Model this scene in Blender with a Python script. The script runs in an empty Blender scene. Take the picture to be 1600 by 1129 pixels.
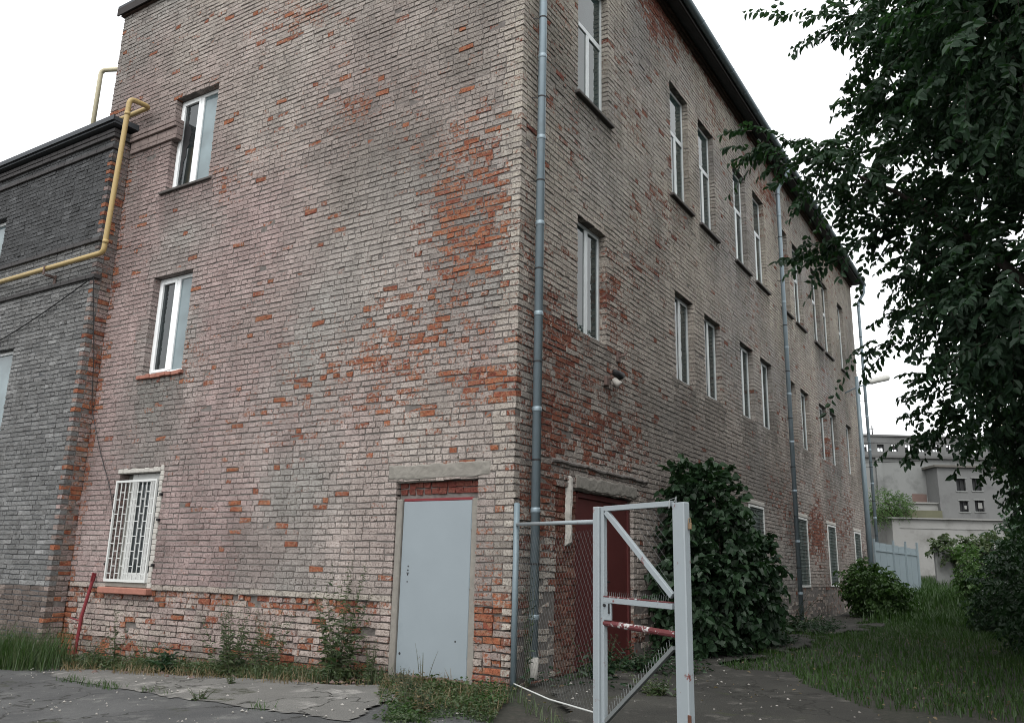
import bpy, math, random
import numpy as np
from mathutils import Vector, Matrix
R = math.radians
random.seed(7); rng = np.random.default_rng(11)
scene = bpy.context.scene

# ------------------------------------------------------------------ camera
cam_d = bpy.data.cameras.new('camera'); cam = bpy.data.objects.new('camera', cam_d)
scene.collection.objects.link(cam); scene.camera = cam
cam_d.sensor_width = 36.0; cam_d.lens = 36.0 * 1319.876 / 1600.0
cam_d.clip_start = 0.05; cam_d.clip_end = 1500
_r = Vector((0.8514393, 0.5239741, 0.02241117)); _u = Vector((0.1071494, -0.21562711, 0.97057919)); _f = Vector((-0.51339081, 0.82398792, 0.2397369))
m = Matrix((( _r.x, _u.x, -_f.x), (_r.y, _u.y, -_f.y), (_r.z, _u.z, -_f.z))).to_4x4()
m.translation = Vector((5.0863357, -8.2648721, 1.2050997)); cam.matrix_world = m

# ------------------------------------------------------------------ sky, sun, exposure
SUN_EL, SUN_ROT = R(52), R(160)
world = bpy.data.worlds.new('World'); scene.world = world; world.use_nodes = True
nt = world.node_tree; nt.nodes.clear()
sky = nt.nodes.new('ShaderNodeTexSky'); sky.sky_type = 'NISHITA'; sky.sun_disc = False
sky.sun_elevation = SUN_EL; sky.sun_rotation = SUN_ROT; sky.dust_density = 4.0; sky.air_density = 1.0; sky.ozone_density = 1.0
hs = nt.nodes.new('ShaderNodeHueSaturation'); hs.inputs['Saturation'].default_value = 0.10; hs.inputs['Value'].default_value = 1.0
bg = nt.nodes.new('ShaderNodeBackground'); bg.inputs['Strength'].default_value = 0.15
wo = nt.nodes.new('ShaderNodeOutputWorld')
ov = nt.nodes.new('ShaderNodeMix'); ov.data_type = 'RGBA'; ov.blend_type = 'ADD'; ov.inputs[0].default_value = 1.0   # even cloud cover over the sky
ov.inputs[7].default_value = (4.9, 5.0, 5.05, 1)
nt.links.new(sky.outputs[0], hs.inputs['Color']); nt.links.new(hs.outputs[0], ov.inputs[6]); nt.links.new(ov.outputs[2], bg.inputs['Color']); nt.links.new(bg.outputs[0], wo.inputs['Surface'])
sun_d = bpy.data.lights.new('sun', 'SUN'); sun = bpy.data.objects.new('sun', sun_d); scene.collection.objects.link(sun)
sun_d.energy = 0.55; sun_d.angle = R(25); sun_d.color = (1.0, 0.98, 0.96)
sdir = Vector((math.sin(SUN_ROT) * math.cos(SUN_EL), math.cos(SUN_ROT) * math.cos(SUN_EL), math.sin(SUN_EL)))
sun.rotation_euler = sdir.to_track_quat('Z', 'Y').to_euler(); sun.location = (0, -20, 30)
scene.cycles.filter_width = 1.0
scene.view_settings.view_transform = 'Standard'; scene.view_settings.look = 'None'
scene.view_settings.exposure = 0.34; scene.view_settings.gamma = 1.0

# ------------------------------------------------------------------ helpers: objects
COL = scene.collection
def link_mesh(name, V, F, mat, parent=None, base=(0, 0, 0), smooth=False, attrs=None, mats=None, fm=None):
    me = bpy.data.meshes.new(name)
    V = np.asarray(V, dtype=np.float64).reshape(-1, 3) - np.asarray(base, dtype=np.float64)
    if isinstance(F, np.ndarray):
        n, k = F.shape
        me.vertices.add(len(V)); me.vertices.foreach_set('co', V.astype(np.float32).ravel())
        me.loops.add(n * k); me.loops.foreach_set('vertex_index', F.astype(np.int32).ravel())
        me.polygons.add(n); me.polygons.foreach_set('loop_start', np.arange(0, n * k, k, dtype=np.int32))
        me.update(calc_edges=True)
    else:
        me.from_pydata([tuple(v) for v in V], [], F); me.update()
    if mats:
        for mm in mats: me.materials.append(mm)
        if fm is not None: me.polygons.foreach_set('material_index', np.asarray(fm, dtype=np.int32))
    elif mat: me.materials.append(mat)
    if attrs:
        for an, (ty, dat) in attrs.items():
            a = me.attributes.new(an, ty, 'POINT')
            a.data.foreach_set('color' if ty == 'FLOAT_COLOR' else 'value', np.asarray(dat, dtype=np.float32).ravel())
    me.polygons.foreach_set('use_smooth', np.full(len(me.polygons), bool(smooth)))
    me.update()
    o = bpy.data.objects.new(name, me); COL.objects.link(o)
    if parent is not None: o.parent = parent
    return o
def tag(o, label=None, cat=None, group=None, kind=None):
    if label: o['label'] = label
    if cat: o['category'] = cat
    if group: o['group'] = group
    if kind: o['kind'] = kind
    return o
def thing(name, label, cat, loc=(0, 0, 0), group=None):
    o = bpy.data.objects.new(name, None); COL.objects.link(o); o.location = loc; o.empty_display_size = 0.3
    return tag(o, label, cat, group)

class MB:
    """collects boxes, tubes and slabs in world coordinates"""
    def __init__(s): s.v = []; s.f = []
    def add(s, V, F):
        b = len(s.v); s.v += [tuple(map(float, q)) for q in V]; s.f += [tuple(i + b for i in q) for q in F]
    def box(s, a, b, bev=0.0):
        x0, y0, z0 = [min(p, q) for p, q in zip(a, b)]; x1, y1, z1 = [max(p, q) for p, q in zip(a, b)]
        if bev <= 0:
            s.add([(x0, y0, z0), (x1, y0, z0), (x1, y1, z0), (x0, y1, z0), (x0, y0, z1), (x1, y0, z1), (x1, y1, z1), (x0, y1, z1)],
                  [(0, 3, 2, 1), (4, 5, 6, 7), (0, 1, 5, 4), (1, 2, 6, 5), (2, 3, 7, 6), (3, 0, 4, 7)])
        else:
            s.obox(((x0 + x1) / 2, (y0 + y1) / 2, (z0 + z1) / 2), (1, 0, 0), (0, 1, 0), (0, 0, 1), (x1 - x0) / 2, (y1 - y0) / 2, (z1 - z0) / 2, bev)
    def obox(s, c, ax, ay, az, hx, hy, hz, bev=0.0):
        c = np.array(c, float); ax, ay, az = [np.array(q, float) / np.linalg.norm(q) for q in (ax, ay, az)]
        bev = min(bev, hx * .9, hy * .9, hz * .9)
        if bev <= 0:
            P = [c + ax * hx * i + ay * hy * j + az * hz * k for k in (-1, 1) for (i, j) in ((-1, -1), (1, -1), (1, 1), (-1, 1))]
            s.add(P, [(0, 3, 2, 1), (4, 5, 6, 7), (0, 1, 5, 4), (1, 2, 6, 5), (2, 3, 7, 6), (3, 0, 4, 7)]); return
        pts = []; idx = {}
        for i in (-1, 1):
            for j in (-1, 1):
                for k in (-1, 1):
                    for a in range(3):
                        h = [hx - bev, hy - bev, hz - bev]; h[a] += bev
                        idx[(i, j, k, a)] = len(pts); pts.append(c + ax * h[0] * i + ay * h[1] * j + az * h[2] * k)
        F = []
        for a in range(3):
            o = [0, 1, 2]; o.remove(a); b, d = o
            for sg in (-1, 1):
                q = []
                for (sb, sd) in ((-1, -1), (1, -1), (1, 1), (-1, 1)):
                    t = [0, 0, 0]; t[a] = sg; t[b] = sb; t[d] = sd; q.append(idx[(*t, a)])
                F.append(q)
        for a in range(3):
            o = [0, 1, 2]; o.remove(a); b, d = o
            for sb in (-1, 1):
                for sd in (-1, 1):
                    q = []
                    for (sa, ax_) in ((-1, b), (1, b), (1, d), (-1, d)):
                        t = [0, 0, 0]; t[a] = sa; t[b] = sb; t[d] = sd; q.append(idx[(*t, ax_)])
                    F.append(q)
        for i in (-1, 1):
            for j in (-1, 1):
                for k in (-1, 1): F.append([idx[(i, j, k, a)] for a in range(3)])
        s.add(pts, F)
    def bar(s, p, q, w, h, up=(0, 0, 1), bev=0.0):
        p = np.array(p, float); q = np.array(q, float); d = q - p; L = np.linalg.norm(d); d /= L
        up = np.array(up, float)
        if abs(d @ up) > .99 * np.linalg.norm(up): up = np.array((1., 0, 0))
        sd = np.cross(d, up); sd /= np.linalg.norm(sd); u2 = np.cross(sd, d)
        s.obox((p + q) / 2, d, sd, u2, L / 2, w / 2, h / 2, bev)
    def tube(s, pts, r, n=8, cap=True):
        pts = [np.array(p, float) for p in pts]; k = len(pts)
        rr = list(r) if isinstance(r, (list, tuple, np.ndarray)) else [r] * k
        V = []; prev = None
        for i, p in enumerate(pts):
            d = pts[min(i + 1, k - 1)] - pts[max(i - 1, 0)]; d /= (np.linalg.norm(d) + 1e-9)
            if prev is None:
                a = np.cross(d, (0, 0, 1)) if abs(d[2]) < .9 else np.cross(d, (1, 0, 0))
            else: a = prev - d * (prev @ d)
            a /= (np.linalg.norm(a) + 1e-9); b = np.cross(d, a); prev = a
            V += [p + rr[i] * (a * math.cos(2 * math.pi * j / n) + b * math.sin(2 * math.pi * j / n)) for j in range(n)]
        F = [(i * n + j, i * n + (j + 1) % n, (i + 1) * n + (j + 1) % n, (i + 1) * n + j) for i in range(k - 1) for j in range(n)]
        if cap: F += [tuple(range(n - 1, -1, -1)), tuple((k - 1) * n + j for j in range(n))]
        s.add(V, F)
    def build(s, name, mat, parent=None, base=(0, 0, 0), smooth=False):
        return link_mesh(name, s.v, s.f, mat, parent, base, smooth)

def bend(pts, rad=0.08, n=5):
    """polyline with rounded corners"""
    P = [np.array(p, float) for p in pts]; out = [P[0]]
    for i in range(1, len(P) - 1):
        a = P[i - 1] - P[i]; b = P[i + 1] - P[i]; la = np.linalg.norm(a); lb = np.linalg.norm(b)
        r = min(rad, la * .45, lb * .45); s0 = P[i] + a / la * r; s1 = P[i] + b / lb * r
        for t in np.linspace(0, 1, n): out.append((1 - t) ** 2 * s0 + 2 * t * (1 - t) * P[i] + t * t * s1)
    out.append(P[-1]); return out

# ------------------------------------------------------------------ helpers: materials
def mat_new(name):
    mt = bpy.data.materials.new(name); mt.use_nodes = True; n = mt.node_tree; n.nodes.clear()
    o = n.nodes.new('ShaderNodeOutputMaterial'); b = n.nodes.new('ShaderNodeBsdfPrincipled'); n.links.new(b.outputs[0], o.inputs[0])
    return mt, n, b
def nd(n, t, **kw):
    x = n.nodes.new(t)
    for k, v in kw.items():
        if k.startswith('i_'):
            key = k[2:].replace('_', ' '); x.inputs[key].default_value = v
        else: setattr(x, k, v)
    return x
def noise(n, scale, detail=4, rough=.55, vec=None):
    x = nd(n, 'ShaderNodeTexNoise'); x.inputs['Scale'].default_value = scale; x.inputs['Detail'].default_value = detail; x.inputs['Roughness'].default_value = rough
    if vec is not None: n.links.new(vec, x.inputs['Vector'])
    return x.outputs['Fac']
def coords(n): return nd(n, 'ShaderNodeTexCoord').outputs['Object']
def stretch(n, vec, sc):
    x = nd(n, 'ShaderNodeMapping'); x.inputs['Scale'].default_value = sc; n.links.new(vec, x.inputs['Vector']); return x.outputs[0]
def ramp(n, fac, a, b, ca=(0, 0, 0, 1), cb=(1, 1, 1, 1)):
    x = nd(n, 'ShaderNodeValToRGB'); x.color_ramp.elements[0].position = a; x.color_ramp.elements[1].position = b
    x.color_ramp.elements[0].color = ca; x.color_ramp.elements[1].color = cb; n.links.new(fac, x.inputs[0]); return x.outputs[0]
def mix(n, fac, a, b, blend='MIX'):
    x = nd(n, 'ShaderNodeMix', data_type='RGBA', blend_type=blend)
    for s_, v in ((0, fac), (6, a), (7, b)):
        if isinstance(v, (int, float)): x.inputs[s_].default_value = v
        elif isinstance(v, tuple): x.inputs[s_].default_value = v if len(v) == 4 else (*v, 1)
        else: n.links.new(v, x.inputs[s_])
    return x.outputs[2]
def mth(n, op, a, b=None):
    x = nd(n, 'ShaderNodeMath', operation=op)
    for i, v in enumerate((a, b)):
        if v is None: continue
        if isinstance(v, (int, float)): x.inputs[i].default_value = v
        else: n.links.new(v, x.inputs[i])
    return x.outputs[0]
def bump(n, b, h, strength=.5, dist=.005):
    x = nd(n, 'ShaderNodeBump'); x.inputs['Strength'].default_value = strength; x.inputs['Distance'].default_value = dist
    n.links.new(h, x.inputs['Height']); n.links.new(x.outputs[0], b.inputs['Normal'])

def m_plain(name, c, rough=.7, var=.25, scale=6, metal=0.0, dirt=None, dirt_amt=.5, dscale=3, bmp=.2, spec=.3, rust=None):
    mt, n, b = mat_new(name); v = coords(n)
    f = noise(n, scale, 6, .6, v)
    col = mix(n, f, tuple(x * (1 - var) for x in c), tuple(min(1, x * (1 + var)) for x in c))
    if dirt:
        d = ramp(n, noise(n, dscale, 8, .65, v), .5 - .0 + (.25 - dirt_amt * .3), .75 + (.25 - dirt_amt * .3)); col = mix(n, d, col, dirt)
    if rust:
        d = ramp(n, noise(n, 9, 8, .7, v), rust[3], rust[3] + .04); col = mix(n, d, col, rust[:3])
    n.links.new(col, b.inputs['Base Color']); b.inputs['Roughness'].default_value = rough; b.inputs['Metallic'].default_value = metal
    b.inputs['Specular IOR Level'].default_value = spec
    if bmp: bump(n, b, noise(n, scale * 8, 5, .6, v), bmp, .004)
    return mt

def m_brick(name, reds=((.34, .125, .065), (.20, .062, .042), (.30, .155, .095)), pit=.85):
    mt, n, b = mat_new(name); v = coords(n)
    at = nd(n, 'ShaderNodeAttribute', attribute_name='paint'); fl = nd(n, 'ShaderNodeAttribute', attribute_name='flake'); rd = nd(n, 'ShaderNodeAttribute', attribute_name='rnd')
    # peeling: patchy inside a brick
    n1 = noise(n, 22, 8, .68, v); n2 = noise(n, 5, 4, .6, v)
    s = mth(n, 'ADD', mth(n, 'MULTIPLY', n1, .75), mth(n, 'MULTIPLY', n2, .25))
    thr = mth(n, 'SUBTRACT', 1.0, fl.outputs['Fac'])
    mk = mth(n, 'MULTIPLY', mth(n, 'SUBTRACT', s, mth(n, 'ADD', mth(n, 'MULTIPLY', thr, .50), .245)), 11)
    cl = nd(n, 'ShaderNodeClamp'); n.links.new(mk, cl.inputs[0]); mk = cl.outputs[0]
    red = mix(n, rd.outputs['Fac'], reds[0], reds[1]); red = mix(n, ramp(n, noise(n, 14, 4, .6, v), .45, .62), red, reds[2])
    red = mix(n, 1.0, red, ramp(n, noise(n, 70, 4, .6, v), .25, .8, (.45, .45, .45, 1), (1.15, 1.15, 1.15, 1)), 'MULTIPLY')
    # paint: chalky variation, run-off streaks, dark pits
    pv = ramp(n, noise(n, 40, 6, .65, v), .28, .72, (.82, .81, .80, 1), (1.10, 1.10, 1.09, 1))
    paint = mix(n, 1.0, at.outputs['Color'], pv, 'MULTIPLY')
    st = ramp(n, noise(n, 1.6, 8, .7, stretch(n, v, (1.3, 1.3, .6))), .34, .66, (.74, .735, .73, 1), (1.12, 1.12, 1.12, 1))
    paint = mix(n, 1.0, paint, st, 'MULTIPLY')
    col = mix(n, mk, paint, red)
    pits = ramp(n, noise(n, 40, 9, .9, v), .425, .49, (.20, .14, .115, 1), (1, 1, 1, 1))
    col = mix(n, pit, col, mix(n, 1.0, col, pits, 'MULTIPLY'))
    sp = ramp(n, noise(n, 38, 3, .6, stretch(n, v, (1, 1, 1.5))), .335, .385, (.17, .12, .10, 1), (1, 1, 1, 1)); col = mix(n, .9, col, mix(n, 1.0, col, sp, 'MULTIPLY'))
    n.links.new(col, b.inputs['Base Color']); b.inputs['Roughness'].default_value = .92; b.inputs['Specular IOR Level'].default_value = .15
    h = mth(n, 'SUBTRACT', mth(n, 'ADD', noise(n, 75, 7, .75, v), mth(n, 'MULTIPLY', noise(n, 26, 3, .6, v), .25)), mth(n, 'MULTIPLY', mk, .35))
    bump(n, b, h, .7, .006)
    return mt

def m_glass(name, base, refl_ior=1.75, rough=.02):
    mt, n, b = mat_new(name); v = coords(n)
    b.inputs['Base Color'].default_value = (*base, 1); b.inputs['Roughness'].default_value = rough; b.inputs['IOR'].default_value = refl_ior
    b.inputs['Specular IOR Level'].default_value = .5
    c = mix(n, ramp(n, noise(n, 1.5, 3, .5, v), .35, .7), tuple(x * .55 for x in base), base); n.links.new(c, b.inputs['Base Color'])
    bump(n, b, noise(n, 1.2, 1, .4, v), .06, .05)
    return mt

def m_leaf(name, dark, light, trans=.25, attr=True):
    mt, n, b = mat_new(name)
    at = nd(n, 'ShaderNodeAttribute', attribute_name='rnd')
    col = mix(n, at.outputs['Fac'], dark, light)
    n.links.new(col, b.inputs['Base Color']); b.inputs['Roughness'].default_value = .5; b.inputs['Specular IOR Level'].default_value = .3
    tr = nd(n, 'ShaderNodeBsdfTranslucent'); n.links.new(mix(n, 1.0, col, (1.1, 1.5, .6), 'MULTIPLY'), tr.inputs[0])
    ms = nd(n, 'ShaderNodeMixShader'); ms.inputs[0].default_value = trans
    out = [x for x in n.nodes if x.type == 'OUTPUT_MATERIAL'][0]
    n.links.new(b.outputs[0], ms.inputs[1]); n.links.new(tr.outputs[0], ms.inputs[2]); n.links.new(ms.outputs[0], out.inputs[0])
    return mt

M = {}
M['brick'] = m_brick('painted_brick')
M['grey_brick'] = m_brick('grey_brick', reds=((.20, .10, .07), (.10, .055, .045), (.16, .12, .10)))
M['mortar'] = m_plain('mortar', (.118, .106, .098), .95, .75, 14, bmp=.5)
M['mortar_dark'] = m_plain('mortar_dark', (.06, .062, .064), .95, .3, 9, bmp=.5)
M['concrete'] = m_plain('rough_concrete', (0.183, 0.172, 0.152), .95, .3, 12, dirt=(.11, .10, .09), dirt_amt=.45, bmp=.9)
M['plaster'] = m_plain('white_plaster', (0.375, 0.360, 0.330), .95, .2, 14, dirt=(.2, .19, .17), dirt_amt=.4, bmp=.8)
M['brown_plaster'] = m_plain('brown_plaster', (.17, .085, .06), .95, .5, 5, dirt=(.09, .075, .065), dirt_amt=.6, bmp=.9)
M['pvc'] = m_plain('white_pvc', (.74, .76, .76), .35, .05, 3, bmp=0, spec=.5, dirt=(.4, .41, .4), dirt_amt=.3)
M['pvc_side'] = m_plain('grey_white_pvc', (.44, .47, .47), .4, .08, 3, bmp=0, spec=.5, dirt=(.3, .31, .3), dirt_amt=.4)
M['white_metal'] = m_plain('white_metal', (0.496, 0.504, 0.488), .5, .08, 10, dirt=(.35, .33, .3), dirt_amt=.4, bmp=.1)
M['glass_dark'] = m_glass('dark_glass', (.018, .026, .028), 1.6)
M['glass_side'] = m_glass('dark_side_glass', (.028, .045, .044), 1.6, .015)
M['glass_pale'] = m_glass('pale_glass', (.17, .225, .24), 1.55, .05)
M['galv'] = m_plain('galvanised', (0.195, 0.247, 0.277), .42, .18, 5, metal=.25, dirt=(.17, .2, .21), dirt_amt=.5, bmp=.05, spec=.5)
M['galv_dark'] = m_plain('weathered_galvanised', (.13, .17, .19), .5, .2, 5, metal=.2, bmp=.05, spec=.4)
M['gate_paint'] = m_plain('peeling_white_paint', (0.223, 0.252, 0.266), .45, .07, 7, bmp=.12, spec=.5, rust=(.13, .04, .036, .615), dirt=(.22, .25, .26), dirt_amt=.35)
M['gate_red'] = m_plain('red_primer_metal', (.095, .022, .024), .6, .3, 9, bmp=.2, rust=(.38, .38, .37, .535))
M['wire'] = m_plain('wire', (.17, .18, .18), .5, .2, 5, metal=.4, bmp=0)
M['steel_door'] = m_plain('blue_grey_steel_door', (0.188, 0.220, 0.238), .45, .12, 1.6, bmp=.06, spec=.5, dirt=(.13, .155, .17), dirt_amt=.5, dscale=1.6)
M['red_door'] = m_plain('dark_red_door', (.072, .018, .017), .55, .25, 3, bmp=.1)
M['red_iron'] = m_plain('red_iron', (.14, .018, .022), .6, .3, 8, bmp=.2)
M['yellow'] = m_plain('yellow_paint', (.36, .265, .115), .5, .1, 5, bmp=.05, dirt=(.3, .22, .1), dirt_amt=.45)
M['pale_yellow'] = m_plain('faded_yellow_paint', (.47, .43, .30), .6, .1, 5, bmp=.05)
M['black'] = m_plain('black_rubber', (.015, .015, .016), .6, .2, 8, bmp=0)
M['roof'] = m_plain('dark_roof_metal', (.045, .05, .056), .6, .25, 4, bmp=.1)
M['soffit'] = m_plain('sooty_soffit', (.035, .031, .030), .9, .4, 4, bmp=.4)
M['terracotta'] = m_plain('terracotta_sill', (.26, .115, .085), .9, .3, 14, dirt=(.13, .075, .06), dirt_amt=.5, bmp=.6)
M['sill'] = m_plain('dark_sill', (.075, .068, .064), .9, .3, 12, bmp=.5)
M['bark'] = m_plain('bark', (.045, .038, .032), .95, .4, 12, bmp=1.0)
M['leaf_tree'] = m_leaf('tree_leaf', (.011, .028, .016), (.042, .080, .043), .32)
M['leaf_bush'] = m_leaf('bush_leaf', (.008, .020, .011), (.028, .060, .026), .2)
M['leaf_light'] = m_leaf('light_leaf', (.03, .07, .02), (.09, .15, .05), .3)
M['leaf_weed'] = m_leaf('weed_leaf', (.030, .052, .024), (.085, .105, .052), .25)
M['leaf_dry'] = m_leaf('dry_leaf', (.085, .062, .035), (.19, .145, .085), .2)
M['grass'] = m_leaf('grass', (.015, .037, .009), (.046, .090, .022), .25)
M['stem'] = m_plain('stem', (.05, .055, .03), .8, .3, 10, bmp=0)
M['bgwall'] = m_plain('grey_render', (0.165, 0.170, 0.165), .95, .12, .6, dirt=(.075, .077, .075), dirt_amt=.8, dscale=.5, bmp=.2)
M['bgwall2'] = m_plain('grey_brick_render', (0.119, 0.121, 0.119), .95, .15, .9, dirt=(.06, .06, .06), dirt_amt=.75, dscale=.5, bmp=.2)
M['bgwhite'] = m_plain('whitewashed_render', (0.195, 0.195, 0.186), .95, .1, .7, dirt=(.09, .088, .08), dirt_amt=.75, dscale=.5, bmp=.2)
M['moss'] = m_plain('mossy_concrete', (.085, .085, .055), .95, .5, 1.2, bmp=.5)
M['hole'] = m_plain('dark_opening', (.02, .021, .022), .8, .3, 2, bmp=0)
M['rust'] = m_plain('rusty_sheet', (.11, .075, .065), .8, .3, 2, bmp=.1)
M['fence_paint'] = m_plain('pale_blue_fence', (0.207, 0.252, 0.271), .5, .1, 2, bmp=.05, rust=(.12, .07, .05, .66))

# ------------------------------------------------------------------ ground
def hgt(x, y):
    x = np.asarray(x, float); y = np.asarray(y, float)
    return .042 * np.clip(x, -12, 0) + .014 * np.clip(y, 0, 40) + .065 * np.clip(y - 18, 0, 14) + .035 * np.clip(y, -14, 0)
def vnoise(x, y, s, seed=0):
    """smooth value noise, vectorised"""
    x = np.asarray(x) * s + 131.7 + seed * 17.3; y = np.asarray(y) * s + 57.1 + seed * 9.1
    xi = np.floor(x).astype(int); yi = np.floor(y).astype(int); fx = x - xi; fy = y - yi
    fx = fx * fx * (3 - 2 * fx); fy = fy * fy * (3 - 2 * fy)
    def hsh(a, b): return np.modf(np.abs(np.sin(a * 127.1 + b * 311.7 + seed * 74.7) * 43758.5453))[0]
    return (hsh(xi, yi) * (1 - fx) + hsh(xi + 1, yi) * fx) * (1 - fy) + (hsh(xi, yi + 1) * (1 - fx) + hsh(xi + 1, yi + 1) * fx) * fy
def fbm(x, y, s, o=4, seed=0):
    t = 0; a = .5
    for i in range(o): t = t + a * vnoise(x, y, s * 2 ** i, seed + i); a *= .5
    return t / (1 - .5 ** o)
def grid_sheet(name, mat, x0, x1, y0, y1, step, keep, zoff, kind='structure'):
    nx = int((x1 - x0) / step) + 1; ny = int((y1 - y0) / step) + 1
    gx, gy = np.meshgrid(np.linspace(x0, x1, nx), np.linspace(y0, y1, ny))
    cx = (gx[:-1, :-1] + gx[1:, 1:]) / 2; cy = (gy[:-1, :-1] + gy[1:, 1:]) / 2
    k = keep(cx, cy)
    z = hgt(gx, gy) + zoff(gx, gy)
    idx = np.arange(nx * ny).reshape(ny, nx)
    F = np.stack([idx[:-1, :-1], idx[:-1, 1:], idx[1:, 1:], idx[1:, :-1]], -1)[k]
    u, inv = np.unique(F, return_inverse=True)
    V = np.stack([gx.ravel(), gy.ravel(), z.ravel()], -1)[u]
    o = link_mesh(name, V, inv.reshape(-1, 4), mat, smooth=True); o['kind'] = kind
    return o

def m_ground():
    mt, n, b = mat_new('soil'); v = coords(n)
    c = mix(n, ramp(n, noise(n, .8, 6, .6, v), .4, .62), (.020, .017, .013), (.010, .016, .007))
    c = mix(n, ramp(n, noise(n, 14, 6, .7, v), .45, .7), c, (.04, .035, .027)); n.links.new(c, b.inputs['Base Color']); b.inputs['Roughness'].default_value = .95
    bump(n, b, noise(n, 20, 6, .7, v), .8, .02); return mt
def m_asphalt(name, c, c2, pale):
    mt, n, b = mat_new(name); v = coords(n)
    col = mix(n, ramp(n, noise(n, .9, 7, .62, v), .35, .68), c, c2)
    col = mix(n, ramp(n, noise(n, 2.2, 8, .7, v), .56, .7), col, pale)
    col = mix(n, ramp(n, noise(n, 1.1, 8, .72, stretch(n, v, (1, 1.5, 1))), .60, .66), col, (.035, .038, .024))
    ag = nd(n, 'ShaderNodeTexVoronoi'); ag.inputs['Scale'].default_value = 90; n.links.new(v, ag.inputs['Vector'])
    col = mix(n, .55, col, mix(n, 1.0, col, ramp(n, ag.outputs['Distance'], .15, .7, (1.5, 1.5, 1.45, 1), (.7, .7, .7, 1)), 'MULTIPLY'))
    vc = nd(n, 'ShaderNodeTexVoronoi', feature='DISTANCE_TO_EDGE'); vc.inputs['Scale'].default_value = .42
    wv = nd(n, 'ShaderNodeVectorMath', operation='ADD'); nn = nd(n, 'ShaderNodeTexNoise'); nn.inputs['Scale'].default_value = 2.5; nn.inputs['Detail'].default_value = 5
    n.links.new(v, nn.inputs['Vector']); sc = nd(n, 'ShaderNodeVectorMath', operation='SCALE'); sc.inputs['Scale'].default_value = .9
    n.links.new(nn.outputs['Color'], sc.inputs[0]); n.links.new(v, wv.inputs[0]); n.links.new(sc.outputs[0], wv.inputs[1]); n.links.new(wv.outputs[0], vc.inputs['Vector'])
    ck = ramp(n, vc.outputs['Distance'], .0015, .007, (1, 1, 1, 1), (0, 0, 0, 1))
    col = mix(n, ck, col, (.018, .018, .015))
    n.links.new(col, b.inputs['Base Color']); b.inputs['Roughness'].default_value = .9; b.inputs['Specular IOR Level'].default_value = .2
    h = mth(n, 'SUBTRACT', mth(n, 'ADD', ag.outputs['Distance'], noise(n, 30, 5, .7, v)), mth(n, 'MULTIPLY', ck, 3))
    bump(n, b, h, .5, .006); return mt
M['soil'] = m_ground()
M['asphalt'] = m_asphalt('worn_asphalt', (.054, .055, .056), (.085, .086, .086), (.13, .13, .125))
M['apron'] = m_asphalt('old_concrete', (.10, .098, .093), (.145, .142, .134), (.28, .27, .255))
M['path'] = m_asphalt('path_concrete', (.028, .0275, .025), (.046, .045, .040), (.11, .105, .095))
# wide soil sheet reaching the horizon
def build_ground():
    xs = np.unique(np.concatenate([np.linspace(-700, -40, 12), np.linspace(-40, 40, 81), np.linspace(40, 700, 12)]))
    ys = np.unique(np.concatenate([np.linspace(-700, -30, 12), np.linspace(-30, 50, 81), np.linspace(50, 900, 14)]))
    gx, gy = np.meshgrid(xs, ys); z = hgt(gx, gy) - .035
    idx = np.arange(gx.size).reshape(gx.shape)
    F = np.stack([idx[:-1, :-1], idx[:-1, 1:], idx[1:, 1:], idx[1:, :-1]], -1).reshape(-1, 4)
    o = link_mesh('ground', np.stack([gx.ravel(), gy.ravel(), z.ravel()], -1), F, M['soil'], smooth=True); o['kind'] = 'structure'
build_ground()
# apron front edge along wall: polyline y(x)
AX = np.array([-12, -7.2, -6.5, -5.4, -3.8, -3.05, -2.5, -1.6, 0.2, 1.2, 2.5]); AY = np.array([-.55, -.85, -1.26, -1.49, -1.78, -1.95, -2.0, -2.17, -2.35, -2.2, -1.9])
def edge_a(x): return np.interp(x, AX, AY)
def in_apron(x, y):
    e = edge_a(x) + .16 * (fbm(x, y, 2.2, 4, 3) - .5)
    front = (y > e) & (y < -.38 - .42 * fbm(x, y, 1.1, 3, 5)) & (x < -1.0 + .5 * fbm(x, y, 2, 3, 8) - .4 * (y + 1)) & (x > -7.3 + .6 * fbm(x, y, 2, 3, 2))
    return front
def in_path(x, y):
    # strip along the long wall and the slab behind the gate
    xr = np.interp(y, [-3, -.5, 0, 2.4, 6, 9, 14, 17, 24], [4.6, 4.3, 3.9, 2.4, 1.55, 1.5, 1.9, 2.0, 1.6]) + .5 * (fbm(x, y, 1.3, 4, 21) - .5)
    xl = np.interp(y, [-3, -1, 0, 4, 24], [2.2, 1.3, .5, .35, .15]) + .25 * (fbm(x, y, 1.7, 3, 22) - .5)
    hole = (fbm(x, y, .8, 4, 33) > .64) & (y > 2.5)
    return (x > xl) & (x < xr) & (y > -2.9 + .45 * x * 0 + .3 * fbm(x, y, 1.5, 3, 4) - .45 * (x - 2)) & (y < 17.5) & ~hole
def in_yard(x, y):
    e = edge_a(x) + .1 * (fbm(x, y, 3, 4, 3) - .5) - .03
    lim = np.where(x < 1.0, e + 1.1, e - .25)
    return (y < lim) & ~((x > .0) & (y > -1.2 - .62 * x + .25 * (fbm(x, y, 2, 3, 9) - .5)))
grid_sheet('yard_asphalt', M['asphalt'], -14, 9, -13, -.4, .06, in_yard, lambda x, y: -.012 + .03 * (fbm(x, y, .7, 3, 1) - .5) + .006 * fbm(x, y, 7, 2, 6))
grid_sheet('apron_concrete', M['apron'], -8, .8, -2.6, -.3, .04, in_apron, lambda x, y: -.004 + .03 * (fbm(x, y, .7, 3, 1) - .5) + .014 * np.clip((y - edge_a(x)) / .5, 0, 1) + .007 * fbm(x, y, 7, 2, 6))
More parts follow.
